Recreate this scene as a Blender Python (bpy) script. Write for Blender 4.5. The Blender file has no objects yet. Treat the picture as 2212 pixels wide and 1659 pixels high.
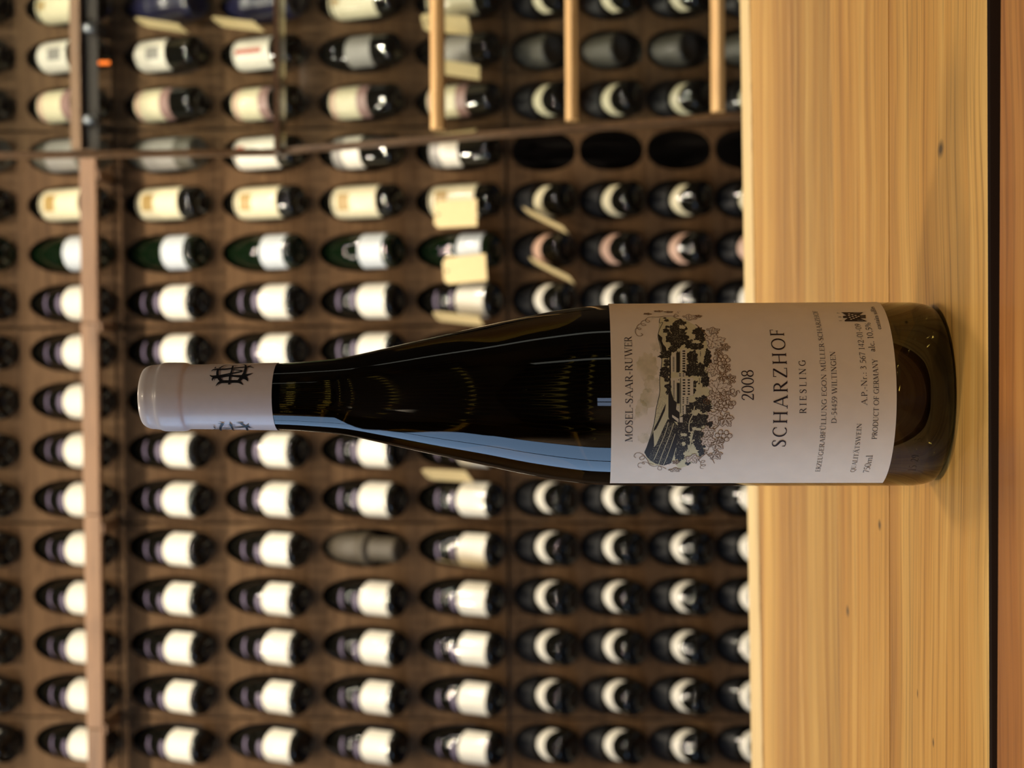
import bpy, bmesh, math, random
from mathutils import Vector, Matrix, geometry
random.seed(7)
R = math.radians
sc = bpy.context.scene
C = sc.collection

# ------------------------------------------------------------------ camera
# The photograph lies on its side: world up is image left, world right is image up.
FPX, CX, CY = 3070.0, 1106.0, 829.5
PITCH, ROLL = R(2.31), 0.0044
TABLE_Z = 0.90
CAM = Vector((0, 0, TABLE_Z + 0.153))
cF = Vector((0, math.cos(PITCH), math.sin(PITCH)))
cU = Vector((0, -math.sin(PITCH), math.cos(PITCH)))
cR = Vector((1, 0, 0))
cX = (-cU - ROLL * cR).normalized()
cY = (cR - ROLL * cU).normalized()
cam = bpy.data.cameras.new('camera')
cam.sensor_fit = 'HORIZONTAL'; cam.sensor_width = 36.0; cam.lens = FPX / 2212 * 36
cam.clip_start = 0.02; cam.clip_end = 50
cam.dof.use_dof = True; cam.dof.focus_distance = 0.572; cam.dof.aperture_fstop = 13.5
cam.dof.aperture_blades = 0
camo = bpy.data.objects.new('camera', cam); C.objects.link(camo)
camo.matrix_world = Matrix((
    (cX.x, cY.x, -cF.x, CAM.x), (cX.y, cY.y, -cF.y, CAM.y),
    (cX.z, cY.z, -cF.z, CAM.z), (0, 0, 0, 1)))
sc.camera = camo

def ray(px, py):
    return (cF + cX * ((px - CX) / FPX) + cY * ((CY - py) / FPX))
def on_z(px, py, z):
    d = ray(px, py); return CAM + d * ((z - CAM.z) / d.z)
def on_y(px, py, y):
    d = ray(px, py); return CAM + d * (y / d.y)

# ------------------------------------------------------------------ world, lights, exposure
w = bpy.data.worlds.new('world'); sc.world = w; w.use_nodes = True
w.node_tree.nodes['Background'].inputs[0].default_value = (0.9, 0.75, 0.55, 1)
w.node_tree.nodes['Background'].inputs[1].default_value = 0.05
vs = sc.view_settings
vs.view_transform = 'Standard'; vs.look = 'None'; vs.gamma = 1.0; vs.use_curve_mapping = False
vs.exposure = 0.0
WARM = (1.0, 0.82, 0.58)
def area(name, loc, size, size_y, power, col, rot=(0, 0, 0)):
    l = bpy.data.lights.new(name, 'AREA'); l.shape = 'RECTANGLE'; l.size = size; l.size_y = size_y
    l.energy = power; l.color = col
    o = bpy.data.objects.new(name, l); o.location = loc; o.rotation_euler = rot; C.objects.link(o); return o
def spot(name, loc, power, col, size=90, radius=0.03, rot=(0, 0, 0), blend=0.5):
    l = bpy.data.lights.new(name, 'SPOT'); l.energy = power; l.color = col
    l.spot_size = R(size); l.spot_blend = blend; l.shadow_soft_size = radius
    o = bpy.data.objects.new(name, l); o.location = loc; o.rotation_euler = rot; C.objects.link(o); return o
# ceiling downlights washing the bottle wall, and lamps round the table
for i in range(7):
    spot('wall_downlight', (-1.50 + 0.5 * i, 2.38, 2.72), 28, (1.0, 0.86, 0.66), 130, 0.013, (R(18), 0, 0))
for i in range(5):
    spot('aisle_downlight', (-1.05 + 0.55 * i, 1.85, 2.72), 13, (1.0, 0.86, 0.68), 110, 0.014, (R(18), 0, 0))
for i in range(4):
    spot('aisle_downlight', (-0.95 + 0.6 * i, 1.3, 2.72), 6, (1.0, 0.88, 0.72), 120, 0.011, (R(24), 0, 0))  # extra row, added for sharp glints on the bottles
for i in range(8):
    spot('wall_downlight', (-1.40 + 0.4 * i, 2.80, 2.74), 5, (1.0, 0.88, 0.70), 140, 0.011, (R(6), 0, 0))  # unseen tiny lamps, added for glints on the upper rows
for x, y, p in ((-0.55, 0.75, 30), (0.12, 1.05, 26), (-2.25, -0.45, 260), (-1.35, -1.45, 230), (0.10, -0.75, 34)):  # front and left lamps are unseen, added to brighten the label
    spot('table_fill_spot', (x, y, 2.35 if p > 100 else 2.72), p, WARM, 120, 0.24 if p > 100 else 0.06)

# ------------------------------------------------------------------ helpers
def tag(o, label=None, cat=None, group=None, kind=None):
    if label: o['label'] = label
    if cat: o['category'] = cat
    if group: o['group'] = group
    if kind: o['kind'] = kind
    return o
def empty(name, loc=(0, 0, 0), rot=(0, 0, 0)):
    o = bpy.data.objects.new(name, None); o.location = loc; o.rotation_euler = rot
    o.empty_display_size = 0.05; C.objects.link(o); return o
def mesh(name, verts, faces, m=None, smooth=False):
    me = bpy.data.meshes.new(name); me.from_pydata([tuple(v) for v in verts], [], faces); me.update()
    if m: me.materials.append(m)
    if smooth:
        for p in me.polygons: p.use_smooth = True
    return me
def obj(name, me, parent=None):
    o = bpy.data.objects.new(name, me); C.objects.link(o); o.parent = parent; return o
class MB:
    def __init__(s): s.v = []; s.f = []
    def add(s, verts, faces):
        n = len(s.v); s.v += [tuple(v) for v in verts]; s.f += [tuple(i + n for i in f) for f in faces]
    def box(s, x0, x1, y0, y1, z0, z1):
        s.add([(x, y, z) for z in (z0, z1) for y in (y0, y1) for x in (x0, x1)],
              [(0, 2, 3, 1), (4, 5, 7, 6), (0, 1, 5, 4), (2, 6, 7, 3), (0, 4, 6, 2), (1, 3, 7, 5)])
    def mesh(s, name, m, smooth=False): return mesh(name, s.v, s.f, m, smooth)
def bevel(me, w, seg=2):
    bm = bmesh.new(); bm.from_mesh(me)
    bmesh.ops.bevel(bm, geom=list(bm.edges), offset=w, segments=seg, affect='EDGES', profile=0.6)
    bm.to_mesh(me); bm.free(); return me
def lathe(name, prof, m, seg=40, cap0=True, cap1=True):
    v = []; f = []
    for r, z in prof:
        for i in range(seg):
            a = 2 * math.pi * i / seg; v.append((r * math.sin(a), -r * math.cos(a), z))
    for j in range(len(prof) - 1):
        for i in range(seg):
            k = (i + 1) % seg; f.append((j * seg + i, j * seg + k, (j + 1) * seg + k, (j + 1) * seg + i))
    if cap0: f.append(tuple(reversed(range(seg))))
    if cap1: f.append(tuple(range((len(prof) - 1) * seg, len(prof) * seg)))
    return mesh(name, v, f, m, True)
def smooth_prof(pts, n=6):
    """Catmull-Rom through (r,z) points"""
    out = []
    P = [pts[0]] + list(pts) + [pts[-1]]
    for i in range(1, len(P) - 2):
        p0, p1, p2, p3 = P[i - 1], P[i], P[i + 1], P[i + 2]
        for k in range(n):
            t = k / n
            out.append(tuple(0.5 * ((2 * p1[d]) + (-p0[d] + p2[d]) * t + (2 * p0[d] - 5 * p1[d] + 4 * p2[d] - p3[d]) * t * t
                             + (-p0[d] + 3 * p1[d] - 3 * p2[d] + p3[d]) * t ** 3) for d in range(len(p1))))
    out.append(tuple(pts[-1])); return out
def rad_at(prof, z):
    for (r0, z0), (r1, z1) in zip(prof, prof[1:]):
        if z0 <= z <= z1 and z1 > z0: return r0 + (r1 - r0) * (z - z0) / (z1 - z0)
    return prof[-1][0]
def wrap_label(name, prof, z0, z1, half, m, off=0.0003, nz=10, na=28, arch=0.0, both=0.0):
    v = []; f = []
    for j in range(nz + 1):
        for i in range(na + 1):
            u = 2 * i / na - 1
            top = z1 - arch * u * u
            z = (z0 + (top - z0) * j / nz) - both * u * u; a = half * u; r = rad_at(prof, z) + off
            v.append((r * math.sin(a), -r * math.cos(a), z))
    for j in range(nz):
        for i in range(na):
            a = j * (na + 1) + i; f.append((a, a + 1, a + na + 2, a + na + 1))
    return mesh(name, v, f, m, True)

# ------------------------------------------------------------------ materials
def mat(name, col, rough=0.5, metal=0.0, **kw):
    m = bpy.data.materials.new(name); m.use_nodes = True
    b = m.node_tree.nodes['Principled BSDF']
    b.inputs['Base Color'].default_value = (*col, 1); b.inputs['Roughness'].default_value = rough
    b.inputs['Metallic'].default_value = metal
    for k, v in kw.items():
        b.inputs[k.replace('_', ' ')].default_value = v
    return m
def srgb(r, g, b):
    f = lambda c: (c / 255 / 12.92) if c / 255 <= 0.04045 else ((c / 255 + 0.055) / 1.055) ** 2.4
    return (f(r), f(g), f(b))
class NT:
    def __init__(s, m): s.t = m.node_tree; s.b = s.t.nodes['Principled BSDF']
    def n(s, typ, **kw):
        x = s.t.nodes.new(typ)
        for k, v in kw.items():
            if k.startswith('i_'): x.inputs[k[2:].replace('_', ' ')].default_value = v
            else: setattr(x, k, v)
        return x
    def l(s, a, b): s.t.links.new(a, b)
    def ramp(s, fac, stops):
        r = s.n('ShaderNodeValToRGB'); e = r.color_ramp.elements
        while len(e) < len(stops): e.new(0.5)
        for k, (p, c) in enumerate(stops): e[k].position = p; e[k].color = (*c, 1)
        s.l(fac, r.inputs[0]); return r.outputs[0]
    def mix(s, fac, a, b, mode='MIX'):
        x = s.n('ShaderNodeMix', data_type='RGBA', blend_type=mode)
        for sock, val in ((x.inputs[0], fac), (x.inputs[6], a), (x.inputs[7], b)):
            if isinstance(val, (int, float)): sock.default_value = val
            elif isinstance(val, tuple): sock.default_value = (*val, 1)
            else: s.l(val, sock)
        return x.outputs[2]
def paper(name, col, rough=0.45, var=0.06, scale=60, coat=0.0):
    m = mat(name, col, rough); t = NT(m)
    tc = t.n('ShaderNodeTexCoord'); no = t.n('ShaderNodeTexNoise', i_Scale=scale, i_Detail=5.0)
    t.l(tc.outputs['Object'], no.inputs['Vector'])
    dark = tuple(c * (1 - 2 * var) for c in col)
    t.l(t.ramp(no.outputs[0], [(0.3, dark), (0.7, col)]), t.b.inputs['Base Color'])
    t.b.inputs['Coat Weight'].default_value = coat; t.b.inputs['Coat Roughness'].default_value = 0.07
    return m
def wood(name, dark, mid, light, bands=11.0, grain=260.0, rough=0.5, knots=(), bump=0.15, rnd=0.3, shift=0.0):
    """grain runs along X"""
    m = mat(name, mid, rough); t = NT(m)
    tc = t.n('ShaderNodeTexCoord'); oi = t.n('ShaderNodeObjectInfo')
    off = t.n('ShaderNodeVectorMath', operation='MULTIPLY_ADD')
    comb = t.n('ShaderNodeCombineXYZ'); t.l(oi.outputs['Random'], comb.inputs[1]); t.l(oi.outputs['Random'], comb.inputs[0])
    comb.inputs[2].default_value = shift
    t.l(comb.outputs[0], off.inputs[0]); off.inputs[1].default_value = (7, 3, 5); t.l(tc.outputs['Object'], off.inputs[2])
    wn = t.n('ShaderNodeTexNoise', i_Scale=3.2, i_Detail=2.0); t.l(off.outputs[0], wn.inputs['Vector'])
    ws = t.n('ShaderNodeVectorMath', operation='MULTIPLY_ADD'); t.l(wn.outputs[1], ws.inputs[0]); ws.inputs[1].default_value = (0, 0.045, 0); t.l(off.outputs[0], ws.inputs[2])
    off = ws
    def stretched(sx, sy, scale, detail=6.0, dist=0.0, rough=0.55):
        mp = t.n('ShaderNodeMapping'); mp.inputs['Scale'].default_value = (sx, sy, sy)
        t.l(off.outputs[0], mp.inputs['Vector'])
        n = t.n('ShaderNodeTexNoise', i_Scale=scale, i_Detail=detail, i_Roughness=rough, i_Distortion=dist)
        t.l(mp.outputs[0], n.inputs['Vector']); return n.outputs[0]
    broad = stretched(0.55, bands, 1.6, 4.0, 0.5)
    streak = stretched(1.3, 40, 1.4, 6.0, 0.3, 0.66)
    fine = stretched(7.0, grain, 1.0, 3.0, 0.0, 0.6)
    big = stretched(0.5, 1.2, 2.2, 2.0)
    base = t.ramp(broad, [(0.30, dark), (0.47, mid), (0.68, light)])
    st = t.ramp(streak, [(0.33, tuple(c * 0.60 for c in mid)), (0.5, mid), (0.66, light)])
    c1 = t.mix(0.5, base, st)
    fi = t.ramp(fine, [(0.36, (0.44, 0.36, 0.27)), (0.49, (1, 1, 1))])
    c2 = t.mix(0.5, c1, fi, 'MULTIPLY')
    hue = t.ramp(big, [(0.35, (0.88, 0.80, 0.68)), (0.62, (1.06, 1.04, 1.0))])
    c3 = t.mix(0.7, c2, hue, 'MULTIPLY')
    br = t.ramp(oi.outputs['Random'], [(0.0, (1 - rnd, 1 - rnd, 1 - rnd)), (1.0, (1, 1, 1))])
    c4 = t.mix(1.0, c3, br, 'MULTIPLY')
    for kx, ky, kz, sx, sy in knots:
        g = t.n('ShaderNodeVectorMath', operation='SUBTRACT'); t.l(tc.outputs['Object'], g.inputs[0]); g.inputs[1].default_value = (kx, ky, kz)
        g2 = t.n('ShaderNodeVectorMath', operation='MULTIPLY'); t.l(g.outputs[0], g2.inputs[0]); g2.inputs[1].default_value = (1 / sx, 1 / sy, 0)
        ln = t.n('ShaderNodeVectorMath', operation='LENGTH'); t.l(g2.outputs[0], ln.inputs[0])
        k = t.ramp(ln.outputs['Value'], [(0.25, (1, 1, 1)), (1.0, (0, 0, 0))])
        c4 = t.mix(k, c4, tuple(c * 0.16 for c in mid))
    t.l(c4, t.b.inputs['Base Color'])
    bp = t.n('ShaderNodeBump', i_Strength=bump, i_Distance=0.0006); t.l(fine, bp.inputs['Height']); t.l(bp.outputs[0], t.b.inputs['Normal'])
    return m
def emit(name, col, s):
    m = bpy.data.materials.new(name); m.use_nodes = True; t = m.node_tree
    t.nodes.remove(t.nodes['Principled BSDF'])
    e = t.nodes.new('ShaderNodeEmission'); e.inputs[0].default_value = (*col, 1); e.inputs[1].default_value = s
    t.links.new(e.outputs[0], t.nodes['Material Output'].inputs[0]); return m
def pane_mat(name, refl=0.10, tint=(0.9, 0.93, 0.92)):
    m = bpy.data.materials.new(name); m.use_nodes = True; t = m.node_tree
    t.nodes.remove(t.nodes['Principled BSDF'])
    tr = t.nodes.new('ShaderNodeBsdfTransparent'); tr.inputs[0].default_value = (*tint, 1)
    gl = t.nodes.new('ShaderNodeBsdfGlossy'); gl.inputs['Roughness'].default_value = 0.03
    fr = t.nodes.new('ShaderNodeFresnel'); fr.inputs[0].default_value = 1.5
    mx = t.nodes.new('ShaderNodeMixShader')
    t.links.new(fr.outputs[0], mx.inputs[0]); t.links.new(tr.outputs[0], mx.inputs[1]); t.links.new(gl.outputs[0], mx.inputs[2])
    t.links.new(mx.outputs[0], t.nodes['Material Output'].inputs[0]); return m

M = {}
M['wall'] = paper('wall_paint', srgb(92, 78, 64), 0.8, 0.05, 6)
M['ceiling'] = paper('ceiling_paint', srgb(150, 138, 120), 0.9, 0.03, 4)
M['floor'] = wood('floor_wood', srgb(60, 42, 28), srgb(84, 60, 40), srgb(100, 74, 50))
M['panel'] = wood('rack_panel', srgb(84, 63, 42), srgb(98, 75, 52), srgb(109, 86, 61), 5.0, 120.0, 0.62, bump=0.05, rnd=0.14)
M['panel'].node_tree.nodes['Principled BSDF'].inputs['Specular IOR Level'].default_value = 0.12
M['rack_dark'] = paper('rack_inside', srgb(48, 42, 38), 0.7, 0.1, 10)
M['rail'] = wood('rack_rail', srgb(104, 76, 52), srgb(122, 90, 62), srgb(134, 100, 70), 5.0, 120.0, 0.45, bump=0.05, rnd=0.1)
M['glass_dark'] = mat('dark_bottle_glass', (0.004, 0.004, 0.003), 0.025, 0, Specular_IOR_Level=0.5)
M['glass_green'] = mat('green_bottle_glass', (0.003, 0.008, 0.003), 0.025, 0, Specular_IOR_Level=0.5)
M['white'] = paper('label_white', srgb(226, 222, 208), 0.34, 0.05, 90, 0.6)
M['bluewhite'] = paper('label_blue_white', srgb(198, 206, 212), 0.28, 0.07, 90, 0.5)
M['cream'] = paper('label_cream', srgb(222, 214, 180), 0.42, 0.06, 90, 0.5)
M['lilac'] = paper('label_lilac', srgb(104, 94, 116), 0.5, 0.08, 60, 0.0)
M['mauve'] = paper('label_mauve', srgb(150, 118, 112), 0.4, 0.08, 60, 0.2)
M['gold'] = paper('label_gold', srgb(170, 142, 84), 0.4, 0.1, 120, 0.1)
M['grey'] = paper('label_grey', srgb(140, 138, 132), 0.4, 0.06, 60, 0.2)
M['red'] = paper('label_red', srgb(168, 70, 50), 0.4, 0.08, 60, 0.1)
M['pink'] = paper('label_pink', srgb(206, 170, 150), 0.4, 0.08, 60, 0.2)
M['navy'] = paper('tissue_navy', srgb(34, 34, 62), 0.3, 0.2, 45, 0.6)
M['mottled'] = paper('mottled_glass', srgb(84, 82, 72), 0.45, 0.15, 40, 0.1)  # mottled grey set as the whole bottle's colour
M['ceramic'] = paper('ceramic_grey', srgb(74, 66, 52), 0.55, 0.15, 30)
M['tagpaper'] = paper('tag_paper', srgb(226, 204, 150), 0.6, 0.04, 80)
M['ink'] = mat('tag_ink', srgb(90, 70, 50), 0.6)
TABLE_COLS = (srgb(160, 100, 40), srgb(214, 158, 74), srgb(242, 200, 116))
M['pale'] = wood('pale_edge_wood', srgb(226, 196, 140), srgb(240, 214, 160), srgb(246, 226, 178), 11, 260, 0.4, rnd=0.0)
M['frontwood'] = wood('front_board_wood', srgb(126, 70, 26), srgb(176, 112, 48), srgb(214, 154, 78), 14.0, rnd=0.0, shift=0.37)
M['slat'] = wood('slat_wood', srgb(196, 152, 96), srgb(216, 174, 112), srgb(232, 198, 140), 12, 200, 0.5, rnd=0.1)
M['screenframe'] = wood('screen_frame_wood', srgb(70, 50, 30), srgb(96, 70, 42), srgb(112, 84, 52), 12, 200, 0.4, rnd=0.0)
M['pane'] = pane_mat('clear_pane')
M['steel'] = mat('brushed_steel', (0.30, 0.32, 0.35), 0.5, 1.0)
M['glass_dull'] = mat('dull_bottle_glass', (0.016, 0.017, 0.019), 0.4, 0, Coat_Weight=1.0, Coat_Roughness=0.05)
M['orange'] = emit('orange_indicator', (1.0, 0.20, 0.03), 2.2)
M['winglow'] = emit('daylight_pane', (0.40, 0.64, 1.0), 3.6)
M['winglow2'] = emit('daylight_pane_far', (0.55, 0.70, 1.0), 3.0)
M['winframe'] = mat('window_frame_paint', srgb(60, 50, 42), 0.5)

# ------------------------------------------------------------------ room shell
YW, PSI = 3.35, 0.026           # bottle wall: distance and slight turn
def struct(name, me): o = obj(name, me); o['kind'] = 'structure'; return o
def boxm(name, m, *b):
    k = MB(); k.box(*b); return k.mesh(name, m)
XL, XR, YF, YB, ZC = -2.7, 2.7, -2.6, 3.95, 2.8
struct('floor', boxm('floor', M['floor'], XL, XR, YF, YB, -0.05, 0))
struct('ceiling', boxm('ceiling', M['ceiling'], XL, XR, YF, YB, ZC, ZC + 0.05))
struct('wall_back', boxm('wall_back', M['wall'], XL, XR, YB, YB + 0.08, 0, ZC))
struct('wall_front', boxm('wall_front', M['wall'], XL, XR, YF - 0.08, YF, 0, ZC))
struct('wall_left', boxm('wall_left', M['wall'], XL - 0.08, XL, YF, YB, 0, ZC))
struct('wall_right', boxm('wall_right', M['wall'], XR, XR + 0.08, YF, YB, 0, ZC))
def window(name, axis, pos, a0, a1, z0, z1, glow, nmull=2, inward=1):
    e = empty(name, (0, 0, 0)); e['kind'] = 'structure'
    d = 0.03 * inward
    def put(nm, m, b0, b1, c0, c1, t0, t1):
        t0, t1 = sorted((pos + t0 * inward, pos + t1 * inward))
        obj(nm, boxm(nm, m, t0, t1, b0, b1, c0, c1) if axis == 'x' else boxm(nm, m, b0, b1, t0, t1, c0, c1), e)
    fw = 0.05
    put('frame_rail', M['winframe'], a0 - fw, a1 + fw, z1, z1 + fw, 0, 0.05)
    put('frame_rail', M['winframe'], a0 - fw, a1 + fw, z0 - fw, z0, 0, 0.05)
    step = (a1 - a0) / nmull
    for k in range(nmull + 1):
        x = a0 + step * k; put('mullion', M['winframe'], x - fw / 2, x + fw / 2, z0, z1, 0, 0.05)
    for k in range(nmull):
        put('pane', glow, a0 + step * k + fw / 2, a0 + step * (k + 1) - fw / 2, z0, z1, 0.004, 0.012)
    return e
window('window_1', 'x', XL, -0.45, 1.75, 0.75, 2.35, M['winglow'], 2, 1)
M['dimglow'] = emit('dim_streak_pane', (0.85, 0.85, 0.72), 0.9)  # added dim strips, placed to draw streaks on the bottle glass
window('streak_glow_1', 'x', XR, 0.38, 0.56, 0.3, 2.45, M['dimglow'], 1, -1)
window('streak_glow_2', 'x', XR, -2.05, -1.75, 0.3, 2.45, M['dimglow'], 1, -1)
window('window_2', 'y', YF, -0.75, -0.15, 0.75, 1.35, M['winglow2'], 2, 1)

# ------------------------------------------------------------------ table
def edge_y(p0, p1):
    a = on_z(*p0, TABLE_Z); b = on_z(*p1, TABLE_Z)
    return lambda x: a.y + (b.y - a.y) * (x - a.x) / (b.x - a.x)
E_back = edge_y((1602, 0), (1627, 1659)); E_pale = edge_y((1621, 0), (1650, 1659))
E1 = edge_y((1703, 0), (1735, 1659)); E2 = edge_y((1791, 0), (1816, 1659)); E3 = edge_y((1918, 0), (1921, 1659))
E_g0 = edge_y((2133, 0), (2138, 1659)); E_g1 = edge_y((2160, 0), (2152, 1659))
E_front = lambda x: 0.34
TX0, TX1, TT = -0.72, 0.72, 0.042
table = empty('plank_table', (0, 0.8, 0))
tag(table, 'honey-brown wooden plank table that the white-capped bottle stands on', 'table')
def plank_mesh(name, eb, ef, m, gap=0.0004, th=TT, bev=0.0012, dz=0.0):
    k = MB(); n = 1
    z0, z1 = TABLE_Z - th, TABLE_Z + dz
    v = []
    for z in (z0, z1):
        for (x, e, s) in ((TX0, ef, 1), (TX1, ef, 1), (TX1, eb, -1), (TX0, eb, -1)):
            v.append((x, e(x) + s * gap - 0.8, z))
    k.add(v, [(3, 2, 1, 0), (4, 5, 6, 7), (0, 1, 5, 4), (1, 2, 6, 5), (2, 3, 7, 6), (3, 0, 4, 7)])
    me = k.mesh(name, m); return bevel(me, bev, 2)
def knot_at(px, py, sx, sy):
    p = on_z(px, py, TABLE_Z); return (p.x, p.y - 0.8, 0, sx, sy)
wood_a = wood('table_wood_a', *TABLE_COLS, rnd=0.08, shift=0.1, knots=[knot_at(2032, 322, 0.0045, 0.0062), knot_at(1982, 1498, 0.0025, 0.0012), knot_at(2016, 1604, 0.0025, 0.0016)])
wood_b = wood('table_wood_b', *TABLE_COLS, rnd=0.08, shift=0.55, knots=[knot_at(1900, 1134, 0.0035, 0.004), knot_at(1831, 1320, 0.004, 0.005), knot_at(1924, 1302, 0.006, 0.004)])
wood_c = wood('table_wood_c', *(tuple(c * k for c in col) for col, k in zip(TABLE_COLS, (0.60, 0.76, 0.86))), bands=16.0, rnd=0.06, shift=0.9)
pa = plank_mesh('plank', E3, E_g0, wood_a, 0.0011)
pa.materials.append(mat('gap_shade_edge', srgb(52, 34, 20), 0.7))       # gap shade painted as a dark colour on the facing edge
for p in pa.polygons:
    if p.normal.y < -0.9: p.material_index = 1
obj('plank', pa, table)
obj('plank', plank_mesh('plank', E2, E3, wood_b, 0.0007), table)
obj('plank', plank_mesh('plank', E1, E2, wood_c, 0.0001), table)
obj('plank', plank_mesh('plank', E_pale, E1, wood_c, 0.0001), table)
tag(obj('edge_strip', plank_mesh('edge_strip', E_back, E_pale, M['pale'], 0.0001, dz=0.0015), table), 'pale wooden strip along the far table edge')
tag(obj('front_board', plank_mesh('front_board', E_g1, E_front, M['frontwood'], 0.0), table), 'redder front board beyond the dark gap')
for x0, x1 in ((TX0 + 0.05, TX0 + 0.13), (-0.04, 0.04), (TX1 - 0.13, TX1 - 0.05)):
    obj('batten', boxm('batten', M['frontwood'], x0, x1, 0.36 - 0.8, 1.1 - 0.8, TABLE_Z - TT - 0.05, TABLE_Z - TT), table)
for x in (TX0 + 0.09, TX1 - 0.09):
    for y in (0.42, 1.04):
        obj('leg', boxm('leg', M['frontwood'], x - 0.04, x + 0.04, y - 0.84, y - 0.76, 0, TABLE_Z - TT - 0.05), table)

# ------------------------------------------------------------------ the bottle wall
rack = empty('wine_rack', (0, YW, 0), (0, 0, -PSI))
tag(rack, 'brown wooden wall rack with rows of bottle holes', 'wine rack')
RM = Matrix.Translation((0, YW, 0)) @ Matrix.Rotation(-PSI, 4, 'Z')
RMi = RM.inverted()
nW = RM.to_3x3() @ Vector((0, 1, 0))
def on_rack(px, py, dy=0.0):
    """pixel -> rack-local (x, z) on the plane y = dy"""
    o = RMi @ CAM; d = RMi.to_3x3() @ ray(px, py); t = (dy - o.y) / d.y
    p = o + d * t; return p.x, p.z
XC0 = on_rack(560, 1603)[0]; XC15 = on_rack(560, 10)[0]
PITCHX = (XC15 - XC0) / 15
COLX = [XC0 + PITCHX * k for k in range(16)]
zrow = lambda px: on_rack(px, 829)[1]
ROWC = {r: zrow(366.5 + 209.3 * (r - 1)) for r in range(-1, 5)}
PZ = ROWC[1] - ROWC[2]
HW, HH = 0.0470, 0.104
LTOP0 = zrow(1107); LPITCH = (zrow(1107) - zrow(1545)) / 3
LHH, LHW = 0.076, 0.0475
LROWC = {r: LTOP0 - LHH - LPITCH * (r - 1) for r in range(1, 5)}
SEAM_Z0 = (ROWC[0] + ROWC[1]) / 2 + 0.012          # under the rail
SEAM_Z1 = zrow(1096)                                # long holes above, round holes below
ZTOP = ROWC[-1] + 0.262
ZBOT = LROWC[4] - LPITCH / 2 - 0.02
TH = 0.010
def hole(cx, cz, hw, hh, ntop, nbot, N=36):
    pts = []
    for i in range(N):
        a = 2 * math.pi * (i + 0.5) / N; c, s = math.cos(a), math.sin(a)
        n = ntop if s > 0 else nbot
        k = (abs(c) ** n + abs(s) ** n) ** (-1 / n)
        pts.append((cx + hw * k * c, cz + hh * k * s))
    return pts
def panel_mesh(name, x0, x1, zedges, cells):
    """cells: list of (xa,xb,za,zb,hole) rectangles, hole may be None"""
    k = MB()
    for xa, xb, za, zb, h in cells:
        if h is None:
            k.box(xa, xb, 0, TH, za, zb); continue
        cx = sum(p[0] for p in h) / len(h); cz = sum(p[1] for p in h) / len(h)
        N = len(h); outer = []
        for (px, pz) in h:
            dx, dz = px - cx, pz - cz
            t = 1e9
            if dx > 1e-9: t = min(t, (xb - cx) / dx)
            if dx < -1e-9: t = min(t, (xa - cx) / dx)
            if dz > 1e-9: t = min(t, (zb - cz) / dz)
            if dz < -1e-9: t = min(t, (za - cz) / dz)
            outer.append((cx + dx * t, cz + dz * t))
        v = [(p[0], 0, p[1]) for p in outer] + [(p[0], 0, p[1]) for p in h]
        v += [(p[0], TH, p[1]) for p in h] + [(p[0], TH, p[1]) for p in outer]
        # corner fill
        f = []
        for i in range(N):
            j = (i + 1) % N
            f += [(i, j, N + j, N + i), (N + i, N + j, 2 * N + j, 2 * N + i), (2 * N + i, 2 * N + j, 3 * N + j, 3 * N + i), (3 * N + i, 3 * N + j, j, i)]
        cs = [(xb, zb), (xa, zb), (xa, za), (xb, za)]
        for (qx, qz) in cs:
            for i in range(N):
                j = (i + 1) % N; A, B = outer[i], outer[j]
                onx = abs(A[0] - qx) < 1e-7 and abs(B[1] - qz) < 1e-7
                onz = abs(A[1] - qz) < 1e-7 and abs(B[0] - qx) < 1e-7
                if (onx or onz):
                    v += [(qx, 0, qz), (qx, TH, qz)]; n = len(v)
                    f += [(i, n - 2, j), (3 * N + i, 3 * N + j, n - 1), (i, 3 * N + i, n - 1, n - 2), (j, n - 2, n - 1, 3 * N + j)]
        k.add(v, f)
    return k.mesh(name, M['panel'])
GAP = 0.0025
groups = [range(-3, 1), range(1, 5), range(5, 9), range(9, 13), range(13, 17)]
rows_upper = [(-1, 0), (1, 2, 3, 4)]
for gi, g in enumerate(groups):
    xs = [XC0 + PITCHX * k for k in g]
    x0 = xs[0] - PITCHX / 2 + GAP; x1 = xs[-1] + PITCHX / 2 - GAP
    for part, (za, zb, rws) in enumerate(((SEAM_Z0 + GAP, ZTOP, (-1, 0)), (SEAM_Z1 + GAP, SEAM_Z0 - GAP, (1, 2, 3, 4)), (ZBOT, SEAM_Z1 - GAP, (1, 2, 3, 4)))):
        cells = []
        cen = ROWC if part < 2 else LROWC
        bounds = [zb]
        for a, b in zip(rws, rws[1:]): bounds.append((cen[a] + cen[b]) / 2)
        bounds.append(za)
        for ri, r in enumerate(rws):
            for ci, x in enumerate(xs):
                xa = x0 if ci == 0 else x - PITCHX / 2; xb = x1 if ci == 3 else x + PITCHX / 2
                h = hole(x, cen[r], HW, HH, 2.05, 2.15) if part < 2 else hole(x, cen[r], LHW, LHH, 2.3, 2.3)
                cells.append((xa, xb, bounds[ri + 1], bounds[ri], h))
        o = obj('panel', panel_mesh('panel', x0, x1, None, cells), rack)
        o.location.y = (0.002, 0.0, 0.0015, 0.0005, 0.002)[gi] + (0.004 if part == 2 else 0.0)
RX0, RX1 = COLX[0] - 3.5 * PITCHX, COLX[15] + 1.5 * PITCHX
obj('plinth', boxm('plinth', M['panel'], RX0, RX1, 0.004, 0.02, 0.0, ZBOT - 0.004), rack)
obj('back_board', boxm('back_board', M['rack_dark'], RX0, RX1, 0.40, 0.412, 0, ZTOP), rack)
obj('top_board', boxm('top_board', M['panel'], RX0, RX1, 0.0, 0.412, ZTOP + 0.002, ZTOP + 0.02), rack)
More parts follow.
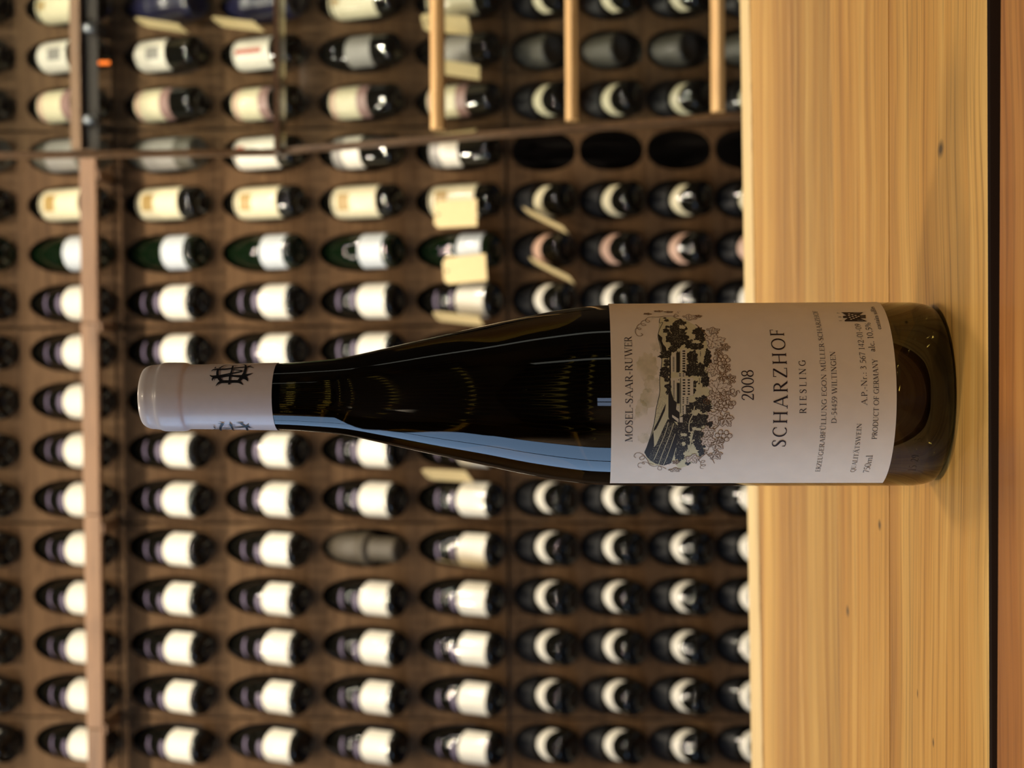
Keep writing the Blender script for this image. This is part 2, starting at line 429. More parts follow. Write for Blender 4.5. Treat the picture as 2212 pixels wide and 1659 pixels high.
for x in (RX0 - 0.018, RX1):
    obj('side_board', boxm('side_board', M['panel'], x, x + 0.018, 0.0, 0.412, 0, ZTOP + 0.02), rack)
# front rail below the upper rows, one length per bay, carried by brackets
DR = -0.115
def rail_z(px, py): return on_rack(px, py, DR)[1]
xr_right = on_rack(190, 322, DR)[0]
zt = rail_z(177, 829); zb_ = rail_z(213, 829)
cuts = [RX0] + [on_rack(195, y, DR)[0] for y in (1575, 1112, 698)] + [xr_right]
for a, b, dz in zip(cuts, cuts[1:], (-0.001, 0.0, 0.001, 0.0)):
    me = boxm('rail', M['rail'], a + 0.001, b - 0.001, DR, DR + 0.02, zb_ + dz, zt + dz); obj('rail', bevel(me, 0.002), rack)
for k in (0, 4, 8, 11):
    x = COLX[k] + PITCHX / 2
    obj('rail_bracket', boxm('rail_bracket', M['rail'], x - 0.011, x + 0.011, DR + 0.004, 0.0, zb_ - 0.006, zb_ + 0.012), rack)
za2, zb2 = rail_z(151, 150), rail_z(172, 150)
obj('rail', boxm('rail', M['rail'], xr_right, RX1, DR, DR + 0.02, zb2, za2), rack)
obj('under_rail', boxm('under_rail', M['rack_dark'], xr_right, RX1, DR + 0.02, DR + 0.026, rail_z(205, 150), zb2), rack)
for k in (12, 14):
    x = COLX[k] + PITCHX / 2
    obj('rail_bracket', boxm('rail_bracket', M['rack_dark'], x - 0.01, x + 0.01, DR + 0.02, 0.0, zb2 - 0.03, zb2), rack)
for y in (60, 258):
    x, z = on_rack(191, y, DR)
    fx = obj('spot_fitting', lathe('spot_fitting', [(0.006, -0.014), (0.011, -0.012), (0.012, 0.006), (0.007, 0.014)], M['steel'], 20), rack)
    fx.location = (x, DR + 0.006, z)
x, z = on_rack(215, 130, DR)
lt = obj('indicator_light', bevel(boxm('indicator_light', M['orange'], -0.004, 0.004, -0.003, 0.003, -0.014, 0.014), 0.002), rack)
lt.location = (x, DR + 0.03, z)

# ------------------------------------------------------------------ wall bottles
BURG = smooth_prof([(0.012, 0.010), (0.030, 0.0015), (0.0365, 0.0012), (0.0405, 0.007), (0.041, 0.02), (0.041, 0.07), (0.0408, 0.112),
                    (0.0385, 0.135), (0.0325, 0.160), (0.0245, 0.185), (0.0185, 0.210), (0.0158, 0.235), (0.0148, 0.262), (0.0148, 0.275), (0.0160, 0.278), (0.0160, 0.288), (0.0145, 0.295)], 4)
BORD = smooth_prof([(0.012, 0.012), (0.029, 0.0015), (0.034, 0.0012), (0.0375, 0.007), (0.038, 0.02), (0.038, 0.09), (0.038, 0.145),
                    (0.0365, 0.160), (0.0310, 0.176), (0.0235, 0.192), (0.0175, 0.210), (0.0150, 0.230), (0.0145, 0.272), (0.0145, 0.282), (0.0158, 0.285), (0.0158, 0.295), (0.0145, 0.301)], 4)
CERA = smooth_prof([(0.020, 0.0), (0.026, 0.002), (0.029, 0.012), (0.029, 0.060), (0.030, 0.072), (0.040, 0.080), (0.040, 0.092), (0.036, 0.100), (0.037, 0.130),
                    (0.034, 0.160), (0.026, 0.182), (0.016, 0.20), (0.013, 0.23), (0.013, 0.25)], 4)
NAVY = smooth_prof([(0.020, 0.004), (0.036, 0.001), (0.042, 0.012), (0.0405, 0.05), (0.042, 0.085), (0.0405, 0.11), (0.0405, 0.135), (0.036, 0.152), (0.028, 0.172), (0.018, 0.20), (0.016, 0.26), (0.016, 0.295)], 4)
GM = {'burg': lathe('bottle_glass', BURG, M['glass_dark'], 36), 'burgG': lathe('bottle_glass', BURG, M['glass_green'], 36),
      'low': lathe('bottle_glass', BURG, M['glass_dark'], 36), 'bord': lathe('bottle_glass', BORD, M['glass_dark'], 36), 'bordD': lathe('bottle_glass', BORD, M['mottled'], 36),
      'cera': lathe('bottle_body', CERA, M['ceramic'], 36), 'navy': lathe('tissue_wrap', NAVY, M['navy'], 36)}
for p in GM['low'].polygons:                     # shoulders get a greyer, duller glass
    if p.center.z > 0.080: p.material_index = 1
GM['low'].materials.append(M['glass_dull'])
PF = {'low': BURG, 'burg': BURG, 'burgG': BURG, 'bord': BORD, 'bordD': BORD, 'cera': CERA, 'navy': NAVY}
D90 = R(86)
_lab = {}
def lab(prof, z0, z1, half, m, off=0.0003, arch=0.0, name='label', both=0.0):
    key = (prof, z0, z1, half, m, off, arch, name, both)
    if key not in _lab: _lab[key] = wrap_label(name, PF[prof], z0, z1, half, M[m], off, arch=arch, both=both)
    return _lab[key]
_disc = {}
def emblem(prof, z, r, m):
    k = (prof, z, r, m)
    if k not in _disc:
        R0 = rad_at(PF[prof], z) + 0.0006; n = 18
        v = [(0, -R0, z)] + [(R0 * math.sin(r * math.cos(a) / R0), -R0 * math.cos(r * math.cos(a) / R0), z + r * math.sin(a)) for a in (2 * math.pi * i / n for i in range(n))]
        _disc[k] = mesh('emblem', v, [(0, i + 1, (i + 1) % n + 1) for i in range(n)], M[m], True)
    return _disc[k]
# type -> (glass, [label pieces], words)
TYPES = {
 'W': ('burg', [('label', 0.0155, 0.088, D90, 'white', 0.0003, 0.010), ('label_band', 0.094, 0.106, R(32), 'lilac', 0.0003, 0.004), ('neck_label', 0.139, 0.148, R(40), 'lilac', 0.0003, 0.004)],
       'dark bottle, white label, lilac bands'),
 'B': ('burgG', [('label', 0.021, 0.084, R(80), 'bluewhite', 0.0003, 0.0)], 'green-black wine bottle with small bluish-white label'),
 'C': ('bord', [('label', 0.038, 0.160, R(84), 'cream', 0.0003, 0.006), ('label_picture', 0.110, 0.142, R(30), 'gold', 0.0006, 0.0)], 'dark wine bottle with tall cream label'),
 'P': ('bord', [('label', 0.088, 0.163, R(84), 'cream', 0.0003, 0.006), ('label_band', 0.060, 0.088, R(84), 'mauve', 0.0003, 0.0), ('label_band', 0.146, 0.158, R(70), 'pink', 0.0006, 0.0)], 'dark wine bottle with cream and mauve label'),
 'M': ('bord', [('label', 0.081, 0.129, R(82), 'white', 0.0003, 0.0), ('label_band', 0.129, 0.157, R(80), 'grey', 0.0003, 0.0)], 'dark bottle with white label under grey band'),
 'Mr': ('bord', [('label', 0.040, 0.160, R(82), 'white', 0.0003, 0.006), ('label_band', 0.128, 0.150, R(18), 'red', 0.0006, 0.0)], 'dark wine bottle with white label and small red mark'),
 'G': ('bord', [('label', 0.050, 0.118, R(70), 'grey', 0.0003, 0.006)], 'black wine bottle with small grey label'),
 'Gw': ('bord', [('label', 0.070, 0.160, R(82), 'white', 0.0003, 0.01), ('label_band', 0.085, 0.125, R(22), 'grey', 0.0006, 0.0)], 'black wine bottle with white label and grey shield'),
 'Go': ('bord', [('label', 0.055, 0.160, R(82), 'white', 0.0003, 0.006), ('label_band', 0.075, 0.150, R(9), 'red', 0.0006, 0.0)], 'black wine bottle with whitish label and reddish stripe'),
 'K': ('bord', [('label', 0.038, 0.163, R(84), 'cream', 0.0003, 0.004)], 'dark wine bottle with broad cream label and round emblem'),
 'N': ('navy', [], 'wine bottle wrapped in navy tissue'),
 'D': ('bordD', [('label', 0.050, 0.140, R(80), 'grey', 0.0003, 0.0)], 'dusty grey wine bottle with dull label'),
 'X': ('cera', [], 'squat grey-brown ceramic bottle with a ring'),
 # lower, nearly lying bottles
 'LW': ('low', [('label', 0.046, 0.070, R(60), 'white', 0.0003, 0.0)], 'dark bottle lying base out, white label'),
 'LP': ('low', [('label', 0.050, 0.074, R(58), 'pink', 0.0003, 0.0)], 'dark bottle lying base out, pinkish label'),
 'LC': ('low', [('label', 0.046, 0.070, R(60), 'cream', 0.0003, 0.0)], 'dark bottle lying base out, cream label'),
 'LD': ('bordD', [], 'dusty grey bottle lying base out'),
}
ROWTXT = {-1: 'second row above brown rail', 0: 'row behind brown rail', 1: 'first row under rail',
          2: 'second row under rail', 3: 'third row under rail', 4: 'lowest long-hole row'}
LROWTXT = {1: 'top round-hole row', 2: 'second round-hole row', 3: 'third round-hole row', 4: 'fourth round-hole row'}
ORD = ['first', 'second', 'third', 'fourth', 'fifth', 'sixth', 'seventh', 'eighth', 'ninth', 'tenth']
def put_bottle(t, x, z, dy, theta, rowtxt, grp, spin=0.0, extra=''):
    glass, labs, words = TYPES[t]
    e = empty('wine_bottle')
    m = RM @ Matrix.Translation((x, dy, z)) @ Matrix.Rotation(-theta, 4, 'X')
    e.location = m.to_translation(); e.rotation_euler = (-theta, 0, -PSI)
    tag(e, f'{words}, {rowtxt}{extra}', 'bottle', grp)
    g = obj('tissue_wrap' if glass == 'navy' else 'bottle_body' if glass == 'cera' else 'bottle_glass', GM[glass], e)
    for nm, z0, z1, half, mm, off, arch in labs:
        q = obj(nm, lab(glass, z0, z1, half, mm, off, arch, nm, 0.020 if t[0] == 'L' else 0.0), e); q.rotation_euler.z = spin
    if t == 'K':
        q = obj('emblem', emblem('bord', 0.142, 0.012, 'gold'), e)
    return e, Matrix.Translation((x, dy, z)) @ Matrix.Rotation(-theta, 4, 'X')
def tag_mesh(w, h, cut=0.010):
    pts = [(-w / 2, 0), (w / 2, 0), (w / 2, h - cut), (w / 2 - cut, h), (-w / 2 + cut, h), (-w / 2, h - cut)]
    v = [(x, 0, z) for x, z in pts] + [(x, 0.0008, z) for x, z in pts]; n = 6
    f = [tuple(range(n)), tuple(reversed(range(n, 2 * n)))] + [(i, i + n, (i + 1) % n + n, (i + 1) % n) for i in range(n)]
    return mesh('paper_tag', v, f, M['tagpaper'])
TAGM = tag_mesh(0.062, 0.112)
TAGHOLE = mesh('tag_eyelet', [(0.004 * math.cos(i * math.pi / 5), -0.0004, 0.102 + 0.004 * math.sin(i * math.pi / 5)) for i in range(10)], [tuple(range(10))], M['ink'])
def paper_tag(e, bm, x, y, z, rot):
    """rack-local place of the tag's foot, rot = euler in rack frame"""
    q = obj('paper_tag', TAGM, e)
    tm = Matrix.Translation((x, y, z)) @ (Matrix.Rotation(rot[2], 4, 'Z') @ Matrix.Rotation(rot[1], 4, 'Y') @ Matrix.Rotation(rot[0], 4, 'X'))
    q.matrix_local = bm.inverted() @ tm
    obj('tag_eyelet', TAGHOLE, q)
    return q
LEAN = R(24)
DYU = -0.044
HB = {r: ROWC[r] - HH for r in ROWC}
def up_type(r, c):
    if c <= 9: return 'X' if (r, c) == (3, 4) else 'W'
    if c == 10: return 'B'
    if c == 11: return 'C'
    if c == 12: return {4: 'M', 3: 'M', 2: 'Mr'}.get(r, 'D')
    if c == 13: return 'P'
    if c == 14: return {4: 'G', 3: 'G', 2: 'Go', 1: 'Gw', 0: 'Gw'}.get(r, 'G')
    return {1: 'N', 2: 'N'}.get(r, 'K')
UPB = {}
for r in range(-1, 5):
    for c in range(16):
        t = up_type(r, c)
        zb0 = HB[r] + 0.015
        dy = DYU
        words = {'W': 'white-labelled bottles', 'B': 'blue-white labelled bottles'}.get(t, 'mixed bottles') + ' in the ' + ROWTXT[r]
        UPB[(r, c)] = put_bottle(t, COLX[c], zb0, dy, LEAN, ROWTXT[r], words, spin=R(random.uniform(-6, 6)) + (R(-14) if c < 5 else 0),
            extra=f', {ORD[9 - c]} from bluish-white one' if t == 'W' else '')
# small paper tags tied to some necks
def tag_on(key, px, py, yoff, rot):
    e, bm = UPB[key]; x, z = on_rack(px, py, yoff); paper_tag(e, bm, x, yoff, z, rot)
LT = -LEAN
tag_on((4, 11), 1030, 459, -0.084, (LT, 0, 0))
tag_on((4, 10), 1050, 577, -0.094, (LT, R(-3.5), 0))
tag_on((4, 9), 1040, 694, -0.075, (LT * .4, R(-7), R(-70)))
tag_on((4, 12), 1024, 286, -0.07, (LT * .4, R(8), R(66)))
tag_on((4, 14), 1036, 158, -0.088, (LT * .4, R(3), R(-70)))
tag_on((4, 15), 1014, 56, -0.080, (LT * .4, R(-4), R(-62)))
tag_on((2, 15), 560, 58, -0.090, (LT * .5, R(-12), R(-80)))
tag_on((1, 15), 396, 62, -0.090, (LT * .5, R(-7), R(-82)))
tag_on((4, 6), 1014, 1030, -0.075, (LT * .4, R(-14), R(-60)))
tag_on((4, 4), 1050, 1228, -0.070, (LT * .4, R(-6), R(-80)))
# lower bank
LTH = R(40)
LOB = {}
def lo_type(r, c):
    if c in (12,): return None
    if c == 14: return 'LD' if r > 0 else None
    if c == 10: return 'LP'
    if c in (11, 13, 15): return 'LC'
    return 'LW'
for r in range(1, 5):
    for c in range(16):
        t = lo_type(r, c)
        if t is None: continue
        ax = 0.030 if t == 'LD' else 0.074                 # base to panel along the bottle
        zc = LROWC[r] - ax * math.cos(LTH)
        grp = {'LW': 'white-labelled bottles', 'LC': 'cream-labelled bottles'}.get(t, 'other bottles') + ' in the ' + LROWTXT[r]
        ex = {11: ', beside pinkish one', 13: ', between empty hole and dusty bottle', 15: ', beyond dusty bottle'}.get(c, '')
        if c <= 9: ex = f', {ORD[9 - c]} from pinkish one'
        LOB[(r, c)] = put_bottle(t, COLX[c], zc, 0.010 - ax * math.sin(LTH), LTH, LROWTXT[r], grp, spin=R(16) if c <= 8 else R(-14) if c in (11, 13) else 0, extra=ex)
def ltag_on(key, px, py, yoff, rot):
    e, bm = LOB[key]; x, z = on_rack(px, py, yoff); paper_tag(e, bm, x, yoff, z, rot)
ltag_on((1, 10), 1236, 606, -0.085, (R(-30), R(-12), R(-76)))
ltag_on((1, 11), 1222, 498, -0.085, (R(-30), R(-12), R(-78)))

# ------------------------------------------------------------------ glass screen with wooden slats, in front of the wall on the right
SX = 0.385
pT = on_y(610, 318, 2.30); pB = on_y(1600, 241, 2.05)
scr = empty('display_screen', (SX, 1.77, 0))
tag(scr, 'glass display screen with brown edge and three pale wooden slats', 'screen')
sl = (pT.y - pB.y) / (pT.z - pB.z)
def sy(z): return pB.y + (z - pB.z) * sl
def ssx(z): return pB.x + (pT.x - pB.x) * (z - pB.z) / (pT.z - pB.z)
SXE = 1.25
def quadbox(name, m, P, th):
    """P: 4 points; extruded by th along +y"""
    o = Vector((SX, 1.77, 0)); v = [Vector(p) - o for p in P]; v += [p + Vector((0, th, 0)) for p in v[:4]]
    return mesh(name, v, [(0, 1, 2, 3), (7, 6, 5, 4), (0, 4, 5, 1), (1, 5, 6, 2), (2, 6, 7, 3), (3, 7, 4, 0)], m)
zT = pT.z; zF = 0.0; ez = 0.0072
obj('edge_post', quadbox('edge_post', M['screenframe'], [(ssx(zF) - ez, sy(zF), zF), (ssx(zF), sy(zF), zF), (ssx(zT), sy(zT), zT), (ssx(zT) - ez, sy(zT), zT)], 0.03), scr)
obj('edge_post', quadbox('edge_post', M['screenframe'], [(SXE, sy(zF), zF), (SXE + ez, sy(zF), zF), (SXE + ez, sy(zT), zT), (SXE, sy(zT), zT)], 0.03), scr)
obj('glass_pane', quadbox('glass_pane', M['pane'], [(ssx(0.5), sy(0.5) + 0.018, 0.5), (SXE, sy(0.5) + 0.018, 0.5), (SXE, sy(zT) + 0.018, zT), (ssx(zT), sy(zT) + 0.018, zT)], 0.004), scr)
for (px0, px1, py) in ((931, 960, 284), (1222, 1250, 266), (1537, 1566, 247)):
    a = None
    # the slat sits on the slanted screen
    def hit(px):
        d = ray(px, py); t = 0.0
        # CAM + d t with y = sy(z)
        t = (pB.y + (CAM.z - pB.z) * sl) / (d.y - d.z * sl)
        return CAM + d * t
    h0, h1 = hit(px0), hit(px1)
    z1, z0 = h0.z, h1.z; xs0 = h0.x + 0.002; yy = sy((z0 + z1) / 2)
    zm = z0 + (z1 - z0) * 0.55
    k = MB(); o = Vector((SX, 1.77, 0))
    pr = [(yy - 0.004, z0), (yy - 0.018, z0 + 0.002), (yy - 0.018, zm), (yy - 0.004, z1), (yy + 0.012, z1), (yy + 0.012, z0)]
    v = [(x - o.x, y - o.y, z) for x in (xs0, SXE) for y, z in pr]
    k.add(v, [tuple(reversed(range(6))), tuple(range(6, 12))] + [(i, (i + 1) % 6, (i + 1) % 6 + 6, i + 6) for i in range(6)])
    obj('slat', k.mesh('slat', M['slat']), scr)
# upright upper pane with its own edge and a thin glass shelf where the two meet
pU = on_y(605, 327, 2.30); zU = 2.15
obj('upper_post', quadbox('upper_post', M['screenframe'], [(pU.x - 0.004, 2.30, zT), (pU.x + 0.005, 2.30, zT), (pU.x + 0.005, 2.30, zU), (pU.x - 0.004, 2.30, zU)], 0.025), scr)
obj('upper_post', quadbox('upper_post', M['screenframe'], [(SXE, 2.30, zT), (SXE + ez, 2.30, zT), (SXE + ez, 2.30, zU), (SXE, 2.30, zU)], 0.025), scr)
obj('glass_pane', quadbox('glass_pane', M['pane'], [(pU.x + 0.005, 2.31, zT), (SXE, 2.31, zT), (SXE, 2.31, zU), (pU.x + 0.005, 2.31, zU)], 0.004), scr)
zs = on_y(598, 200, 2.29).z
obj('glass_shelf', quadbox('glass_shelf', mat('shelf_glass', srgb(120, 92, 72), 0.15, 0, Transmission_Weight=0.4), [(pU.x - 0.004, 2.285, zs - 0.004), (SXE, 2.285, zs - 0.004), (SXE, 2.285, zs + 0.004), (pU.x - 0.004, 2.285, zs + 0.004)], 0.06), scr)

# ------------------------------------------------------------------ the bottle on the table
BX, BY, BR = -0.0049, 0.603, 0.0385
main = empty('wine_bottle', (BX, BY, TABLE_Z))
tag(main, 'tall green wine bottle with white capsule and picture label on the plank table', 'bottle')
PROF = smooth_prof([(0.0, 0.022), (0.010, 0.018), (0.022, 0.006), (0.0295, 0.0004), (0.0325, 0.0), (0.0352, 0.0010), (0.0372, 0.0038), (0.0383, 0.009), (BR, 0.016),
    (BR, 0.05), (BR, 0.09), (BR, 0.120), (0.0381, 0.136), (0.0371, 0.1497), (0.0336, 0.1709), (0.0289, 0.1923), (0.0244, 0.2135), (0.0202, 0.232),
    (0.0166, 0.249), (0.0150, 0.264), (0.0141, 0.278), (0.0135, 0.30), (0.0133, 0.315), (0.0140, 0.317), (0.0140, 0.327), (0.0130, 0.328), (0.0130, 0.3325), (0.011, 0.3335)], 5)
gm = mat('riesling_glass', (0.023, 0.0185, 0.0042), 0.012, 0, Transmission_Weight=1.0, IOR=1.52)
glass = obj('bottle_glass', lathe('bottle_glass', PROF, gm, 128, cap0=True, cap1=True), main)
capm = paper('capsule_foil', srgb(214, 206, 204), 0.34, 0.02, 300, 0.15)
CPROF = smooth_prof([(0.01415 + 0.0003, 0.2772), (0.01425, 0.290), (0.01395, 0.305), (0.01385, 0.3125), (0.0139, 0.3150), (0.01462, 0.3172), (0.01475, 0.3215), (0.01470, 0.3258),
    (0.0141, 0.3277), (0.0138, 0.3300), (0.01365, 0.3318), (0.0127, 0.3340), (0.011, 0.3347), (0.004, 0.3349)], 5)
capo = obj('capsule', lathe('capsule', CPROF, capm, 96, cap0=False), main)

# --- printing on the round surface: pixel -> (arc, height) on a cylinder round the bottle axis
def cyl(px, py, r):
    o = CAM - Vector((BX, BY, 0)); d = ray(px, py)
    a = d.x * d.x + d.y * d.y; b = o.x * d.x + o.y * d.y; c = o.x * o.x + o.y * o.y - r * r
    disc = b * b - a * c
    t = (-b - math.sqrt(max(disc, 0.0))) / a
    p = o + d * t
    return (r * math.atan2(p.x, -p.y), p.z - TABLE_Z)
class Print:
    """flat shapes in (arc, height), kept fine enough to bend round the bottle"""
    def __init__(s, r, off): s.r, s.off = r, off; s.v = []; s.f = []
    def tri(s, pts, faces):
        n = len(s.v); s.v += [tuple(p) for p in pts]; s.f += [tuple(i + n for i in f) for f in faces]
    def poly(s, pts):
        if len(pts) < 3: return
        s.tri(pts, geometry.tessellate_polygon([[Vector((p[0], p[1], 0)) for p in pts]]))
    def stroke(s, pts):
        """pts: (x, y, width)"""
        L = []; Rr = []
        for i, (x, y, wd) in enumerate(pts):
            a = pts[max(i - 1, 0)]; b = pts[min(i + 1, len(pts) - 1)]
            dx, dy = b[0] - a[0], b[1] - a[1]; n = math.hypot(dx, dy) or 1e-9
            nx, ny = -dy / n * wd / 2, dx / n * wd / 2
            L.append((x + nx, y + ny)); Rr.append((x - nx, y - ny))
        m = len(pts)
        s.tri(L + Rr, [(i, i + 1, m + i + 1, m + i) for i in range(m - 1)])
    def build(s, name, m, parent):
        bm = bmesh.new()
        vs_ = [bm.verts.new((x, y, 0)) for x, y in s.v]
        for f in s.f:
            if len(set(f)) >= 3:
                try: bm.faces.new([vs_[i] for i in f])
                except ValueError: pass
        bmesh.ops.triangulate(bm, faces=bm.faces[:])
        for _ in range(6):
            es = [e for e in bm.edges if abs(e.verts[0].co.x - e.verts[1].co.x) > s.r * 0.05]
            if not es: break
            bmesh.ops.subdivide_edges(bm, edges=es, cuts=1)
            bmesh.ops.triangulate(bm, faces=bm.faces[:])
        for f in bm.faces:
            if f.normal.z < 0: f.normal_flip()
        for v in bm.verts:
            a = v.co.x / s.r; q = s.r + s.off
            v.co = (q * math.sin(a), -q * math.cos(a), v.co.y)
        me = bpy.data.meshes.new(name); bm.to_mesh(me); bm.free(); me.materials.append(m)
        for p in me.polygons: p.use_smooth = True
        return obj(name, me, parent)
LR = BR + 0.00012
s0 = cyl(1600, 1043.5, LR)[0]; s1 = s0 + R(172) * LR
zl0 = cyl(1937, 853, LR)[1]; zl1 = cyl(1320.5, 853, LR)[1]
papm = paper('label_paper', srgb(240, 231, 210), 0.62, 0.025, 140)
def label_sheet():
    v = []; f = []; na, nz = 90, 24
    for j in range(nz + 1):
        for i in range(na + 1):
            a = (s0 + (s1 - s0) * i / na) / LR; z = zl0 + (zl1 - zl0) * j / nz
            r = max(LR, rad_at(PROF, z) + 0.00012); v.append((r * math.sin(a), -r * math.cos(a), z))
    for j in range(nz):
        for i in range(na):
            a = j * (na + 1) + i; f.append((a, a + 1, a + na + 2, a + na + 1))
    return mesh('label', v, f, papm, True)
label = obj('label', label_sheet(), main)
tag(label, 'cream paper label with a vineyard engraving and black lettering')

# --- serif lettering drawn stroke by stroke
T_, t_ = 0.115, 0.045
def Ln(x0, y0, x1, y1, w0=None): w0 = T_ if w0 is None else w0; return ('p', [(x0, y0, w0), (x1, y1, w0)])
def Sf(x, y, h=0.10): return ('p', [(x - h, y + (0.02 if y < .5 else -0.02), 0.04), (x + h, y + (0.02 if y < .5 else -0.02), 0.04)])
def Vs(x, y, h=0.11): return ('p', [(x, y - h, 0.05), (x, y + h, 0.03)])
def Ar(cx, cy, rx, ry, a0, a1, T=None, n=18):
    T = T_ if T is None else T
    return ('p', [(cx + rx * math.cos(R(a)), cy + ry * math.sin(R(a)), t_ + (T - t_) * abs(math.cos(R(a))) ** 1.3) for a in (a0 + (a1 - a0) * k / n for k in range(n + 1))])
def Cv(*pts): return ('p', smooth_prof(list(pts), 6))
def Dt(x, y, r=0.06): return ('d', x, y, r)
